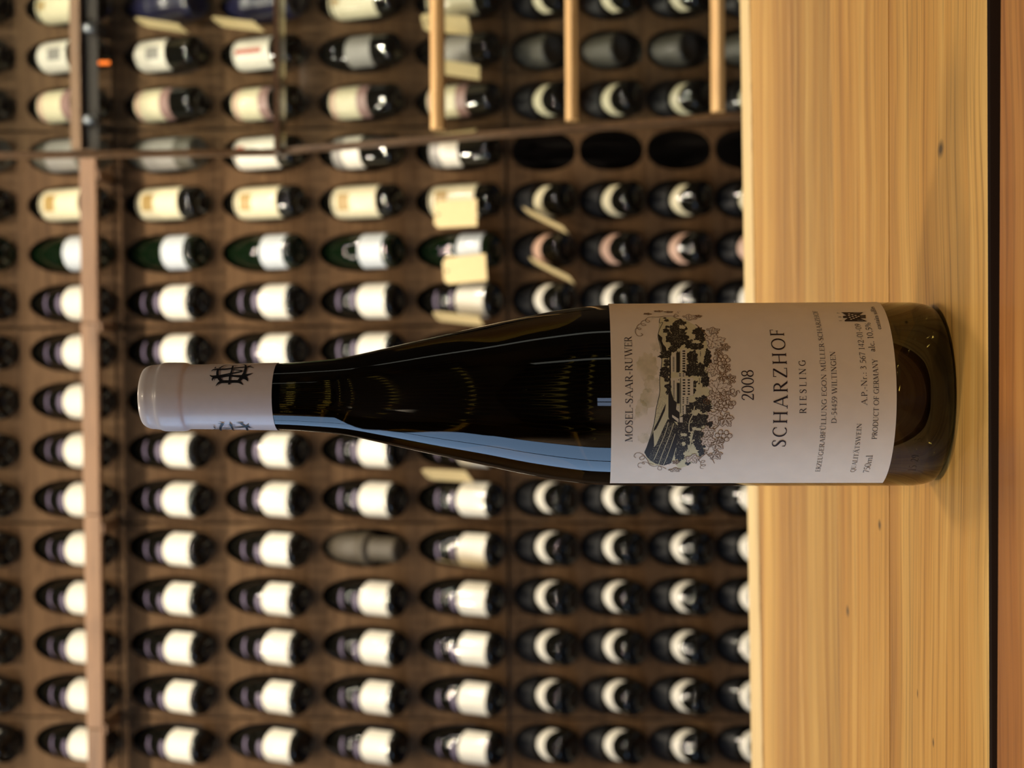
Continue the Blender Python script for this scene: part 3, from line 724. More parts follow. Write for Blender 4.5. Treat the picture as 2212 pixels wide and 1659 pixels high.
G = {
 'A': (.74, [Ln(.08, 0, .37, 1, t_), Ln(.36, 1, .66, 0), Ln(.17, .34, .56, .34, t_), Sf(.08, 0), Sf(.66, 0)]),
 'B': (.62, [Ln(.14, 0, .14, 1), Ar(.30, .75, .20, .24, -90, 90), Ar(.31, .26, .24, .25, -90, 90), Ln(.08, .98, .32, .98, .04), Ln(.14, .50, .32, .50, .04), Ln(.08, .02, .32, .02, .04)]),
 'C': (.68, [Ar(.39, .5, .31, .49, 48, 312), Vs(.60, .82)]),
 'D': (.76, [Ln(.15, 0, .15, 1), Ar(.28, .5, .40, .48, -90, 90), Ln(.07, .98, .30, .98, .04), Ln(.07, .02, .30, .02, .04)]),
 'E': (.58, [Ln(.15, 0, .15, 1), Ln(.07, .98, .50, .98, .04), Ln(.07, .02, .53, .02, .04), Ln(.15, .52, .42, .52, .04), Vs(.50, .90), Vs(.53, .10), Vs(.42, .52, .08)]),
 'F': (.54, [Ln(.15, 0, .15, 1), Ln(.07, .98, .50, .98, .04), Ln(.15, .50, .42, .50, .04), Sf(.15, 0), Vs(.50, .88), Vs(.42, .50, .08)]),
 'G': (.76, [Ar(.40, .5, .32, .49, 48, 325), Vs(.61, .84), Ln(.64, .06, .64, .42), Sf(.64, .42, .11)]),
 'H': (.80, [Ln(.16, 0, .16, 1), Ln(.64, 0, .64, 1), Ln(.16, .52, .64, .52, .045), Sf(.16, 0), Sf(.16, 1), Sf(.64, 0), Sf(.64, 1)]),
 'I': (.34, [Ln(.17, 0, .17, 1), Sf(.17, 0, .12), Sf(.17, 1, .12)]),
 'L': (.56, [Ln(.15, 0, .15, 1), Sf(.15, 1, .11), Ln(.07, .02, .52, .02, .04), Vs(.52, .10)]),
 'M': (.94, [Ln(.14, 0, .16, 1, t_), Ln(.16, 1, .47, .05), Ln(.47, .05, .77, 1, t_), Ln(.77, 1, .80, 0), Sf(.14, 0), Sf(.80, 0, .12), Sf(.14, 1, .07), Sf(.80, 1, .07)]),
 'N': (.80, [Ln(.15, 0, .15, 1, t_), Ln(.15, 1, .65, .0), Ln(.65, 0, .65, 1, t_), Sf(.15, 0), Sf(.13, 1, .10), Sf(.65, 1)]),
 'O': (.82, [Ar(.41, .5, .34, .49, 0, 360, None, 32)]),
 'P': (.58, [Ln(.15, 0, .15, 1), Ar(.29, .72, .22, .26, -90, 90), Ln(.07, .98, .30, .98, .04), Ln(.15, .46, .30, .46, .04), Sf(.15, 0)]),
 'Q': (.82, [Ar(.41, .5, .34, .49, 0, 360, None, 32), Cv((.42, .02, .06), (.55, -.14, .09), (.80, -.20, .03))]),
 'R': (.68, [Ln(.15, 0, .15, 1), Ar(.29, .74, .21, .24, -90, 90), Ln(.07, .98, .30, .98, .04), Ln(.15, .50, .30, .50, .04), Ln(.32, .50, .60, .02), Sf(.15, 0), Sf(.62, 0, .07)]),
 'S': (.54, [Cv((.44, .80, .04), (.38, .95, .05), (.25, .98, .05), (.12, .88, .09), (.12, .72, .11), (.26, .55, .13), (.40, .40, .13), (.44, .22, .11), (.36, .06, .08), (.22, .02, .05), (.12, .06, .05), (.08, .22, .04)), Vs(.445, .84), Vs(.08, .16)]),
 'T': (.64, [Ln(.32, 0, .32, 1), Ln(.04, .98, .60, .98, .04), Vs(.04, .90), Vs(.60, .90), Sf(.32, 0, .12)]),
 'U': (.76, [Ln(.15, .30, .15, 1), Cv((.15, .32, .115), (.18, .12, .10), (.36, .01, .05), (.54, .10, .05), (.60, .32, .05)), Ln(.60, .30, .60, 1, t_), Sf(.15, 1, .11), Sf(.60, 1, .11)]),
 'V': (.74, [Ln(.08, 1, .38, 0), Ln(.38, 0, .66, 1, t_), Sf(.08, 1), Sf(.66, 1)]),
 'W': (1.02, [Ln(.08, 1, .32, 0), Ln(.32, 0, .54, .95, t_), Ln(.50, 1, .72, 0), Ln(.72, 0, .94, 1, t_), Sf(.08, 1), Sf(.52, 1, .12), Sf(.94, 1)]),
 'Y': (.70, [Ln(.08, 1, .35, .46), Ln(.35, .46, .62, 1, t_), Ln(.35, 0, .35, .48), Sf(.08, 1), Sf(.62, 1), Sf(.35, 0)]),
 'Z': (.66, [Ln(.12, .98, .58, .98, .04), Ln(.56, .98, .10, .02), Ln(.08, .02, .60, .02, .04), Vs(.12, .90), Vs(.60, .10)]),
 '0': (.52, [Ar(.26, .5, .20, .49, 0, 360, .10, 28)]),
 '1': (.36, [Ln(.18, 0, .18, 1, .10), Ln(.06, .90, .18, .98, .05), Sf(.18, 0, .11)]),
 '2': (.50, [Cv((.08, .76, .07), (.14, .93, .06), (.25, .98, .05), (.38, .90, .09), (.40, .72, .11), (.32, .46, .08), (.08, .06, .05)), Ln(.07, .04, .44, .04, .08), Vs(.44, .10, .08)]),
 '3': (.48, [Cv((.08, .84, .05), (.20, .98, .05), (.34, .90, .09), (.34, .70, .10), (.18, .55, .04)), Cv((.16, .55, .04), (.34, .48, .08), (.40, .28, .11), (.32, .08, .08), (.18, .01, .05), (.06, .08, .06))]),
 '4': (.52, [Ln(.36, 0, .36, 1, .10), Ln(.36, .98, .05, .30, .045), Ln(.04, .29, .49, .29, .05)]),
 '5': (.48, [Ln(.14, .96, .42, .96, .08), Ln(.14, .96, .11, .55, .05), Cv((.10, .55, .04), (.26, .60, .06), (.40, .46, .11), (.40, .24, .11), (.28, .05, .07), (.14, .01, .05), (.05, .07, .06))]),
 '6': (.50, [Cv((.40, .98, .04), (.22, .84, .07), (.10, .55, .10), (.09, .28, .11), (.16, .06, .08), (.27, .01, .05), (.38, .10, .09), (.41, .30, .10), (.34, .52, .07), (.22, .56, .05), (.11, .44, .04))]),
 '7': (.48, [Ln(.06, .95, .44, .95, .08), Cv((.43, .95, .05), (.30, .55, .08), (.18, 0, .10)), Vs(.06, .90, .08)]),
 '8': (.50, [Ar(.25, .75, .155, .23, 0, 360, .085, 24), Ar(.25, .26, .19, .25, 0, 360, .10, 26)]),
 '9': (.50, [Cv((.10, .02, .04), (.28, .16, .07), (.40, .45, .10), (.41, .72, .11), (.34, .94, .08), (.23, .99, .05), (.12, .90, .09), (.09, .70, .10), (.16, .48, .07), (.28, .44, .05), (.39, .56, .04))]),
 'a': (.44, [Cv((.10, .50, .05), (.20, .62, .05), (.31, .54, .09), (.32, .30, .10), (.32, .08, .09), (.40, .02, .04)), Cv((.31, .38, .04), (.12, .28, .08), (.09, .12, .09), (.18, .02, .05), (.31, .14, .04))]),
 'c': (.40, [Ar(.23, .31, .17, .30, 45, 320, .10)]),
 'l': (.26, [Ln(.13, 0, .13, 1.08, .10), Sf(.13, 0, .10), Ln(.04, 1.02, .13, 1.08, .04)]),
 'm': (.82, [Ln(.12, 0, .12, .60, .10), Cv((.12, .46, .04), (.26, .61, .05), (.40, .50, .09), (.41, 0, .10)), Cv((.41, .46, .04), (.55, .61, .05), (.69, .50, .09), (.70, 0, .10)), Sf(.12, 0, .09), Sf(.41, 0, .09), Sf(.70, 0, .09)]),
 'n': (.54, [Ln(.12, 0, .12, .60, .10), Cv((.12, .46, .04), (.27, .61, .05), (.41, .50, .09), (.42, 0, .10)), Sf(.12, 0, .09), Sf(.42, 0, .09)]),
 'o': (.46, [Ar(.23, .31, .17, .30, 0, 360, .10, 24)]),
 't': (.32, [Cv((.14, .82, .06), (.14, .30, .10), (.15, .08, .08), (.22, .01, .05), (.29, .07, .04)), Ln(.03, .58, .28, .58, .05)]),
 'i': (.26, [Ln(.13, 0, .13, .60, .10), Sf(.13, 0, .09), Dt(.13, .86, .07)]),
 's': (.36, [Cv((.28, .50, .05), (.18, .61, .05), (.08, .50, .08), (.16, .35, .10), (.28, .22, .10), (.26, .06, .08), (.16, .01, .05), (.06, .10, .05))]),
 'u': (.54, [Cv((.11, .60, .10), (.11, .16, .10), (.20, .02, .05), (.34, .08, .04), (.41, .18, .04)), Ln(.41, 0, .41, .60, .10), Sf(.46, 0, .05)]),
 'f': (.30, [Cv((.30, 1.0, .07), (.20, 1.05, .05), (.13, .92, .08), (.13, .5, .10), (.13, 0, .10)), Ln(.03, .58, .26, .58, .05), Sf(.13, 0, .10)]),
 'e': (.44, [Ar(.22, .31, .16, .30, 0, 315, .10), Ln(.08, .34, .38, .34, .045)]),
 'r': (.38, [Ln(.12, 0, .12, .60, .10), Cv((.12, .42, .04), (.20, .58, .05), (.32, .56, .09)), Sf(.12, 0, .10)]),
 '-': (.36, [Ln(.06, .36, .30, .36, .06)]), '.': (.24, [Dt(.12, .06, .065)]), ',': (.24, [Dt(.12, .06, .065), Cv((.16, .04, .05), (.15, -.10, .04), (.08, -.20, .02))]),
 ':': (.26, [Dt(.13, .06, .065), Dt(.13, .52, .065)]),
 '%': (.80, [Ar(.20, .74, .13, .23, 0, 360, .08, 20), Ar(.60, .25, .13, .23, 0, 360, .08, 20), Ln(.62, 1, .18, 0, .04)]),
 ' ': (.28, []),
}
G['Ü'] = (G['U'][0], G['U'][1] + [Dt(.25, 1.17, .07), Dt(.51, 1.17, .07)])
G['Ä'] = (G['A'][0], G['A'][1] + [Dt(.24, 1.17, .07), Dt(.50, 1.17, .07)])
def write(pr, text, x0, x1, y, h, bold=1.0, wide=0.97):
    nat = sum(G[c][0] for c in text) * h; n = len(text)
    tw = x1 - x0
    kx = tw / nat * wide; tr = tw * (1 - wide) / max(n - 1, 1)
    x = x0
    for c in text:
        wd, items = G[c]
        for it in items:
            if it[0] == 'p': pr.stroke([(x + p[0] * h * kx, y + p[1] * h, p[2] * h * bold) for p in it[1]])
            else:
                cx, cy, r = x + it[1] * h * kx, y + it[2] * h, it[3] * h * bold
                pr.poly([(cx + r * math.cos(k * math.pi / 5), cy + r * math.sin(k * math.pi / 5)) for k in range(10)])
        x += wd * h * kx + tr
INK = mat('black_ink', srgb(34, 22, 24), 0.6)
def line(text, ya, yb, xbase, hpx, bold=1.0, wide=0.98):
    bold *= 1.15
    """ya/yb: image y of the start and end, xbase: image x of the baseline at ya"""
    a = cyl(xbase, ya, LR); b = cyl(xbase, yb, LR)[0]
    pr = Print(LR, 0.00016)
    write(pr, text, a[0], b, a[1], hpx / 5.42 / 1000, bold, wide)
    pr.build('lettering', INK, label)
line('MOSEL-SAAR-RUWER', 955, 727, 1366.0, 16.0, 0.95)
line('2008', 866, 799, 1628.0, 25.5)
line('SCHARZHOF', 966, 712, 1696.5, 29.5, 1.0, 0.86)
line('RIESLING', 893.5, 778, 1741.3, 14.2, 1.0, 0.72)
line('ERZEUGERABFÜLLUNG EGON MÜLLER-SCHARZHOF', 1018.5, 672, 1771.0, 10.4)
line('D-54459 WILTINGEN', 914.8, 759, 1806.5, 11.0)
line('QUALITÄTSWEIN', 1019.5, 914, 1846.0, 10.0)
line('A.P.-Nr.: 3 567 142-01-09', 875, 699.5, 1872.8, 12.2)
line('750ml', 1020.5, 983, 1876.5, 13.0)
line('PRODUCT OF GERMANY', 949, 775.5, 1893.6, 11.0)
line('alc. 10,5%', 760.5, 697, 1890.5, 12.4, 1.15)
line('contains sulfites', 711.8, 663, 1903.8, 10.0, 1.4)

# --- the engraving: vineyard, houses, trees, vines
def cr(o):
    return lambda x, y: cyl(o[0] + x / 8.295, o[1] + y / 8.295, LR)
kA, kB, kC, kD = cr((1340, 655)), cr((1340, 845)), cr((1460, 655)), cr((1460, 845))
k3 = lambda x, y: cyl(1300 + x / 3.95, 640 + y / 3.95, LR)
MMP = 1 / 5.42 / 1000          # one image pixel on the label, in metres
wash = Print(LR, 0.00004); field = Print(LR, 0.00007); ink = Print(LR, 0.00010); lite = Print(LR, 0.00013)
vinef = Print(LR, 0.00016); vine = Print(LR, 0.00019)
rng = random.Random(11)
def blob(pr, k, x, y, rx, ry, n=26, jag=0.28):
    pts = []
    for i in range(n):
        a = 2 * math.pi * i / n; q = 1 + rng.uniform(-jag, jag * 0.6)
        pts.append(k(x + rx * q * math.cos(a), y + ry * q * math.sin(a)))
    c = k(x, y); pr.tri([c] + pts, [(0, i + 1, (i + 1) % n + 1) for i in range(n)])
def specks(pr, k, x, y, rx, ry, n, sz=0.7):
    for _ in range(n):
        a = rng.uniform(0, 6.283); q = math.sqrt(rng.random()) * 0.92
        c = k(x + rx * q * math.cos(a), y + ry * q * math.sin(a)); h = sz * MMP * rng.uniform(0.4, 1.1); b = rng.uniform(0, 1.57)
        pr.tri([(c[0] + h * math.cos(b + j * 1.5708) * rng.uniform(.6, 1.4), c[1] + h * math.sin(b + j * 1.5708)) for j in range(4)], [(0, 1, 2, 3)])
def curve(pr, k, pts, wpx, smooth=True):
    P = smooth_prof([(*k(*p), 0) for p in pts], 5) if smooth else [k(*p) for p in pts]
    pr.stroke([(p[0], p[1], wpx * MMP) for p in P])
for k, x, y, rx, ry in ((kA, 600, 450, 130, 190), (kA, 640, 700, 110, 160), (kA, 480, 1150, 190, 260), (kA, 560, 1450, 150, 160), (kB, 520, 120, 170, 170), (kB, 380, 330, 110, 190), (kB, 470, 660, 130, 130), (kB, 420, 840, 110, 90), (kB, 330, 560, 90, 200)):
    blob(wash, k, x, y, rx, ry, 40, 0.16)
field.poly([k3(*p) for p in ((495, 180), (490, 230), (480, 340), (500, 440), (512, 560), (492, 700), (492, 820), (462, 960), (440, 1110), (365, 1340), (420, 1440), (520, 1440), (600, 1400), (660, 1470), (740, 1440), (840, 1370), (890, 1260), (930, 1080), (940, 900), (925, 800), (880, 760), (940, 600), (905, 440), (880, 330), (790, 250), (700, 195), (600, 180))])
# skyline
curve(ink, k3, [(495, 190), (492, 230), (520, 225), (490, 290), (480, 350), (502, 440), (512, 560), (494, 700), (494, 820), (464, 960), (440, 1110), (365, 1340)], 1.3)
# stippled upper slopes
for _ in range(420):
    u, v2 = rng.random(), rng.random(); x = 690 - 120 * u + 160 * v2 - 60 * u * v2; y = 60 + 640 * u
    specks(ink, kB, x, y, 12, 12, 1, 0.45)
for _ in range(160):
    x, y = rng.uniform(720, 900), rng.uniform(330, 800); specks(ink, kA, x, y, 10, 10, 1, 0.4)
# vine rows on the slope: dark hatched field cut by pale paths
rows = [(590, 710), (510, 910), (430, 1090), (470, 1170), (530, 1235), (640, 1300), (780, 1330), (915, 1285), (960, 1130), (1005, 1010), (1030, 780), (1035, 620), (960, 540), (850, 500), (790, 620), (735, 740), (690, 850), (640, 960), (605, 1000), (600, 830)]
ink.poly([kB(*p) for p in rows])
ink.poly([kB(*p) for p in ((820, 215), (800, 340), (720, 520), (640, 680), (590, 720), (610, 650), (680, 520), (740, 380), (790, 270))])
for p in (((862, 550), (800, 760), (700, 1000), (600, 1230)), ((958, 570), (870, 830), (760, 1100), (680, 1320)), ((982, 760), (880, 1050), (770, 1325)), ((1000, 1010), (915, 1280))):
    curve(lite, kB, p, 1.3)
for _ in range(900):
    u, v2 = rng.random(), rng.random()
    y = 560 + 740 * u; xl = 860 - 0.42 * (y - 500); x = xl - 60 + (260 + 40 * u) * v2
    specks(lite, kB, x, y, 14, 14, 1, 0.5)
ink.poly([kA(*p) for p in ((676, 550), (720, 590), (752, 620), (745, 680), (770, 740), (815, 790), (830, 860), (800, 885), (745, 870), (730, 760), (690, 650))])
ink.poly([kA(*p) for p in ((875, 880), (915, 860), (905, 1300), (905, 1659), (868, 1659), (880, 1300))])
ink.poly([kB(*p) for p in ((860, 0), (905, 0), (960, 160), (1010, 200), (1000, 330), (1060, 380), (1060, 560), (960, 540), (880, 520), (860, 460))])
TREES = [(kA, 1060, 370, 110, 75), (kA, 960, 440, 85, 50), (kA, 900, 620, 90, 90), (kA, 1040, 590, 150, 140), (kA, 820, 500, 52, 42), (kA, 825, 312, 42, 22), (kA, 840, 425, 38, 22), (kA, 800, 268, 30, 12), (kA, 945, 830, 75, 50), (kA, 1000, 740, 90, 70),
  (kA, 820, 890, 90, 38), (kA, 790, 955, 105, 38), (kA, 840, 1040, 60, 30), (kA, 835, 1100, 55, 30), (kA, 810, 1210, 80, 60), (kA, 790, 1280, 90, 50), (kA, 840, 1370, 55, 40), (kA, 850, 1490, 55, 45), (kA, 860, 1590, 48, 50),
  (kC, 70, 470, 110, 110), (kC, 60, 620, 120, 120), (kC, 390, 540, 115, 95), (kC, 430, 650, 90, 90), (kC, 290, 740, 150, 80), (kC, 430, 780, 65, 55), (kC, 295, 980, 100, 125), (kC, 290, 1180, 150, 130), (kC, 430, 1190, 85, 110), (kC, 570, 930, 55, 110), (kC, 560, 1060, 70, 70), (kC, 520, 1370, 66, 125), (kC, 335, 1450, 70, 65), (kC, 300, 1590, 66, 62), (kC, 40, 340, 60, 40),
  (kD, 480, 190, 140, 100), (kD, 300, 270, 140, 75), (kD, 520, 290, 120, 90), (kD, 200, 340, 90, 70), (kD, 190, 480, 110, 90), (kD, 160, 640, 130, 100), (kD, 450, 500, 140, 100), (kD, 390, 590, 120, 70), (kD, 590, 570, 75, 70), (kD, 400, 780, 100, 120), (kD, 420, 940, 100, 90), (kD, 130, 780, 120, 90), (kD, 140, 910, 130, 80), (kD, 100, 1020, 100, 70), (kD, 60, 1150, 80, 80), (kD, 455, 1080, 55, 80),
  (kB, 1080, 650, 80, 70), (kB, 1100, 800, 60, 50), (kB, 1090, 900, 70, 70), (kB, 1040, 1120, 70, 70), (kB, 850, 1220, 70, 80), (kD, 210, 1290, 45, 30)]
for k, x, y, rx, ry in TREES:
    blob(ink, k, x, y, rx * 1.14, ry * 1.14, 30, 0.30)
    specks(lite, k, x, y, rx, ry, int(rx * ry / 300), 0.6)
    specks(ink, k, x, y, rx * 1.25, ry * 1.25, int(rx * ry / 220), 0.6)
for k, x, y, rx, ry in ((kC, 300, 600, 60, 50), (kC, 360, 690, 80, 35), (kC, 110, 430, 60, 40), (kD, 140, 780, 60, 30), (kD, 400, 680, 60, 30), (kD, 140, 940, 40, 40), (kD, 330, 670, 40, 30), (kC, 470, 1000, 40, 100), (kC, 415, 960, 25, 90), (kC, 400, 1520, 55, 90), (kD, 400, 60, 90, 60), (kC, 490, 860, 45, 70)):
    blob(lite, k, x, y, rx, ry, 26, 0.35)
# garden wall and path
curve(lite, kD, [(335, 270), (300, 420), (245, 540), (235, 700), (290, 770), (260, 930), (200, 1100)], 2.0)
curve(ink, kD, [(300, 760), (280, 930), (225, 1090)], 0.7)
curve(lite, kD, [(320, 700), (280, 880), (235, 1090)], 1.2)
for pts in (((440, 860), (440, 960)), ((460, 900), (455, 1060)), ((390, 910), (450, 910)), ((390, 975), (450, 975)), ((420, 1340), (430, 1640)), ((360, 1470), (440, 1470)), ((355, 1590), (430, 1590)), ((470, 1210), (600, 1215))):
    curve(ink, kC, pts, 1.1, False)
# houses: pale fronts, dark roofs, windows
def rect3(pr, x0, x1, y0, y1): pr.poly([k3(x0, y0), k3(x1, y0), k3(x1, y1), k3(x0, y1)])
hs = Print(LR, 0.00015); hw = Print(LR, 0.00018)
rect3(hs, 676, 780, 695, 848); rect3(hs, 676, 745, 852, 925); rect3(hs, 680, 716, 930, 1005); rect3(hs, 664, 690, 1030, 1075)
rect3(hs, 676, 722, 455, 640); rect3(hs, 650, 714, 655, 690); rect3(hs, 640, 668, 695, 735)
hs.poly([k3(*p) for p in ((585, 700), (640, 692), (628, 900), (600, 800))])
hs.poly([k3(*p) for p in ((588, 510), (632, 468), (632, 650), (590, 650))])
hs.poly([k3(*p) for p in ((640, 925), (662, 935), (662, 990), (634, 955))])
hs.poly([k3(*p) for p in ((600, 1010), (655, 1045), (655, 1075), (600, 1030))])
for y in range(715, 845, 24): rect3(hw, 690, 712, y - 6, y + 6); rect3(hw, 732, 752, y - 6, y + 6)
for y in range(865, 922, 15): rect3(hw, 688, 702, y - 4, y + 4); rect3(hw, 722, 738, y - 4, y + 4)
for y in range(940, 1002, 14): rect3(hw, 688, 700, y - 3.5, y + 3.5)
for y in range(470, 640, 21): rect3(hw, 688, 712, y - 6, y + 6)
for y in (664, 680): rect3(hw, 658, 676, y - 4, y + 4); rect3(hw, 690, 704, y - 4, y + 4)
rect3(hw, 652, 660, 710, 718); rect3(hw, 648, 653, 950, 955)
rect3(hw, 644, 650, 470, 640); rect3(hw, 662, 666, 470, 640); rect3(hw, 668, 672, 700, 1000)
for y in range(720, 880, 7): rect3(hw, 608, 622, y, y + 3.4)
for y in range(520, 640, 7): rect3(hw, 604, 620, y, y + 3.2)
rect3(hw, 640, 664, 740, 915); rect3(hw, 636, 662, 480, 650)
# vines: leaves, grapes, tendrils
def leaf(k, x, y, r, rot, dark=False, sx=1.0):
    c = k(x, y); rr = r / 8.295 * MMP; out = []
    lobes = [(0, 1.0), (58, 0.90), (-58, 0.90), (118, 0.74), (-118, 0.74)]
    N = 80
    for i in range(N):
        a = 360 * i / N - 180; q = 0.56 if abs(a) < 150 else 0.30
        for la, ll in lobes:
            d = abs((a - la + 180) % 360 - 180)
            q = max(q, ll * (1 - (d / 52.0) ** 1.5) if d < 52 else 0)
        q *= 1 + (0.06 if i % 4 < 2 else -0.06)
        b = R(a + rot); out.append((c[0] + rr * q * math.cos(b) * sx, c[1] + rr * q * math.sin(b)))
    vinef.tri([c] + out, [(0, i + 1, (i + 1) % N + 1) for i in range(N)])
    vine.stroke([(p[0], p[1], 1.15 * MMP) for p in out + [out[0]]])
    for la, ll in lobes:
        b = R(la + rot)
        vine.stroke([(c[0], c[1], 0.9 * MMP), (c[0] + rr * ll * .82 * math.cos(b) * sx, c[1] + rr * ll * .82 * math.sin(b), 0.6 * MMP)])
        for sg in (-1, 1):
            for q in ((.3, .6) if not dark else (.2, .35, .5, .65)):
                b2 = b + sg * R(34)
                x0, y0 = c[0] + rr * ll * q * math.cos(b) * sx, c[1] + rr * ll * q * math.sin(b)
                L = rr * ll * (.34 if not dark else .30) * (1 - q * .5)
                vine.stroke([(x0, y0, (0.75 if not dark else 1.3) * MMP), (x0 + L * math.cos(b2) * sx, y0 + L * math.sin(b2), 0.4 * MMP)])
for k, x, y, r, rot, dk, sx in ((kA, 500, 195, 95, 120, True, .45), (kA, 700, 150, 110, 60, True, .4), (kA, 850, 165, 110, -60, True, .4), (kC, 230, 260, 170, -60, False, .75), (kC, 390, 240, 80, -80, True, .7), (kC, 640, 500, 150, -70, False, .7),
    (kC, 860, 790, 110, -90, True, .9), (kC, 650, 690, 235, -75, False, .9), (kC, 740, 880, 100, -110, True, 1), (kC, 880, 1170, 110, -50, True, 1), (kC, 700, 1180, 160, 100, False, 1), (kC, 820, 1310, 110, -100, True, 1), (kC, 970, 1370, 110, -60, True, 1), (kC, 730, 1540, 260, -80, False, 1),
    (kD, 700, 80, 170, 170, False, 1), (kD, 860, 90, 130, -60, False, 1), (kD, 690, 430, 190, 190, False, 1), (kD, 880, 490, 170, 215, True, 1), (kD, 590, 700, 150, 150, False, 1), (kD, 560, 860, 165, 200, False, 1), (kD, 720, 940, 160, -130, True, 1), (kD, 690, 1130, 160, -140, True, .9), (kD, 280, 1190, 170, -150, False, .9), (kB, 960, 1400, 140, -140, False, .6), (kB, 1010, 1270, 90, 60, True, .7)):
    leaf(k, x, y, r, rot, dk, sx)
def ring(k, x, y, r):
    c = k(x, y); q = r / 8.295 * MMP; n = 16
    pts = [(c[0] + q * math.cos(2 * math.pi * i / n), c[1] + q * math.sin(2 * math.pi * i / n)) for i in range(n)]
    vinef.poly(pts); vine.stroke([(p[0], p[1], 1.3 * MMP) for p in pts + [pts[0]]])
    vine.stroke([(c[0] + q * .45 * math.cos(R(a)), c[1] + q * .45 * math.sin(R(a)), 0.9 * MMP) for a in (-100, -60, -20)])
for k, pts in ((kC, ((710, 1000), (775, 1010), (845, 1020), (885, 965), (930, 1020), (720, 1055), (790, 1080), (865, 1070), (800, 955))),
               (kD, ((800, 190), (870, 220), (740, 250), (815, 270), (900, 270), (935, 195), (980, 220), (1030, 215), (720, 290), (790, 315), (875, 325), (985, 275))),
               (kD, ((800, 730), (905, 740), (740, 790), (855, 800), (965, 800), (785, 860), (910, 860), (820, 885)))):
    for p in pts: ring(k, p[0], p[1], 40)
for k, w_, pts in (
   (kA, 1.1, [(560, 250), (480, 270), (450, 320), (490, 350), (522, 330), (480, 305), (400, 320), (365, 370), (410, 410), (460, 395), (400, 372), (330, 385), (295, 440), (340, 480), (370, 460), (320, 445), (280, 460), (265, 510), (300, 580), (360, 592), (400, 570), (370, 545)]),
   (kA, 1.4, [(560, 250), (650, 255), (780, 240), (900, 235), (960, 240), (1040, 240), (1000, 210), (960, 230), (980, 265), (1080, 290)]),
   (kA, 0.8, [(960, 210), (1000, 185), (1050, 185), (1020, 160), (1075, 155)]),
   (kB, 1.1, [(280, 1190), (245, 1160), (280, 1110), (350, 1105), (420, 1150), (430, 1200), (380, 1230), (340, 1200), (380, 1165), (430, 1165), (490, 1240), (520, 1310), (600, 1345), (680, 1330), (740, 1370), (720, 1410), (670, 1390), (690, 1340), (750, 1350), (820, 1390)]),
   (kB, 1.0, [(380, 1360), (330, 1360), (315, 1310), (360, 1280), (420, 1305), (432, 1280), (392, 1275), (430, 1260), (520, 1290), (600, 1305)]),
   (kD, 1.4, [(600, 980), (570, 1060), (520, 1050), (510, 1090), (560, 1090), (540, 1110), (430, 1200), (400, 1240)]),
   (kD, 1.0, [(430, 1200), (412, 1240), (470, 1280), (522, 1250), (470, 1240), (440, 1300), (490, 1340), (532, 1320), (480, 1310), (435, 1350), (450, 1380), (495, 1385)]),
   (kD, 1.2, [(540, 1110), (640, 1200), (690, 1290)]),
   (kD, 1.5, [(760, 540), (770, 600), (700, 670), (660, 650), (700, 620)]),
   (kD, 1.2, [(545, 190), (530, 165), (560, 170), (565, 205), (525, 220), (490, 180), (530, 135), (590, 160), (600, 215), (545, 245)]),
   (kC, 2.0, [(350, 385), (440, 460), (560, 590)]),
   (kC, 1.2, [(880, 1610), (960, 1640), (1040, 1600), (1040, 1540), (985, 1550), (985, 1605), (1060, 1659)]),
   (kC, 1.2, [(1080, 1655), (1075, 1590), (1120, 1565), (1142, 1610)]),
   (kD, 1.2, [(1090, 0), (1085, 60), (1040, 100), (975, 60)])):
    curve(vine, k, pts, w_)
wm = mat('wash_green', srgb(200, 196, 146), 0.65); wt = NT(wm)
wc = wt.n('ShaderNodeTexCoord'); wno = wt.n('ShaderNodeTexNoise', i_Scale=95.0, i_Detail=4.0); wt.l(wc.outputs['Object'], wno.inputs['Vector'])
wt.l(wt.ramp(wno.outputs[0], [(0.40, (0, 0, 0)), (0.78, (0.55, 0.55, 0.55))]), wt.b.inputs['Alpha'])
wash.build('watercolour_print', wm, label)
field.build('field_print', paper('field_green', srgb(218, 214, 172), 0.65, 0.05, 200), label)
INK2 = mat('engraving_ink', srgb(38, 34, 24), 0.6)
ink.build('engraving_print', INK2, label)
lite.build('light_print', paper('light_green', srgb(216, 212, 172), 0.65, 0.04, 200), label)
hs.build('house_print', paper('house_cream', srgb(222, 216, 190), 0.65, 0.03, 200), label)
hw.build('window_print', INK2, label)
vinef.build('leaf_print', paper('leaf_cream', srgb(232, 222, 202), 0.65, 0.03, 200), label)
vine.build('vine_print', mat('brown_ink', srgb(112, 84, 46), 0.6), label)
# --- growers' eagle mark: black wings, pale grape dots, letters V D P
crest = Print(LR, 0.00016); dots = Print(LR, 0.00019)
k5 = lambda x, y: cyl(1780 + x / 10.367, 640 + y / 10.367, LR)
crest.poly([k5(*p) for p in ((385, 365), (880, 365), (790, 430), (930, 420), (935, 500), (800, 495), (965, 568), (465, 568), (460, 545), (535, 490), (430, 495), (420, 450), (505, 440))])
for p in ((560, 403), (558, 437), (630, 418), (575, 480), (640, 458), (705, 436), (605, 522), (662, 500), (722, 478), (775, 458)):
    c = k5(*p); dots.poly([(c[0] + 1.55 * MMP * math.cos(a * math.pi / 5), c[1] + 2.6 * MMP * math.sin(a * math.pi / 5)) for a in range(10)])
for a, b in (((820, 440), (930, 430)), ((820, 470), (935, 470)), ((660, 385), (820, 380)), ((740, 540), (880, 545))): dots.stroke([(*k5(*a), .6 * MMP), (*k5(*b), .6 * MMP)])
crest.build('eagle_print', INK, label); dots.build('grape_print', papm, label)
vdp = Print(LR, 0.00016)
for ch, x, y in (('V', 405, 560), ('D', 388, 475), ('P', 355, 388)):
    a = k5(x, y); write(vdp, ch, a[0], a[0] + 2.4 * MMP, a[1], 6.5 * MMP, 1.2)
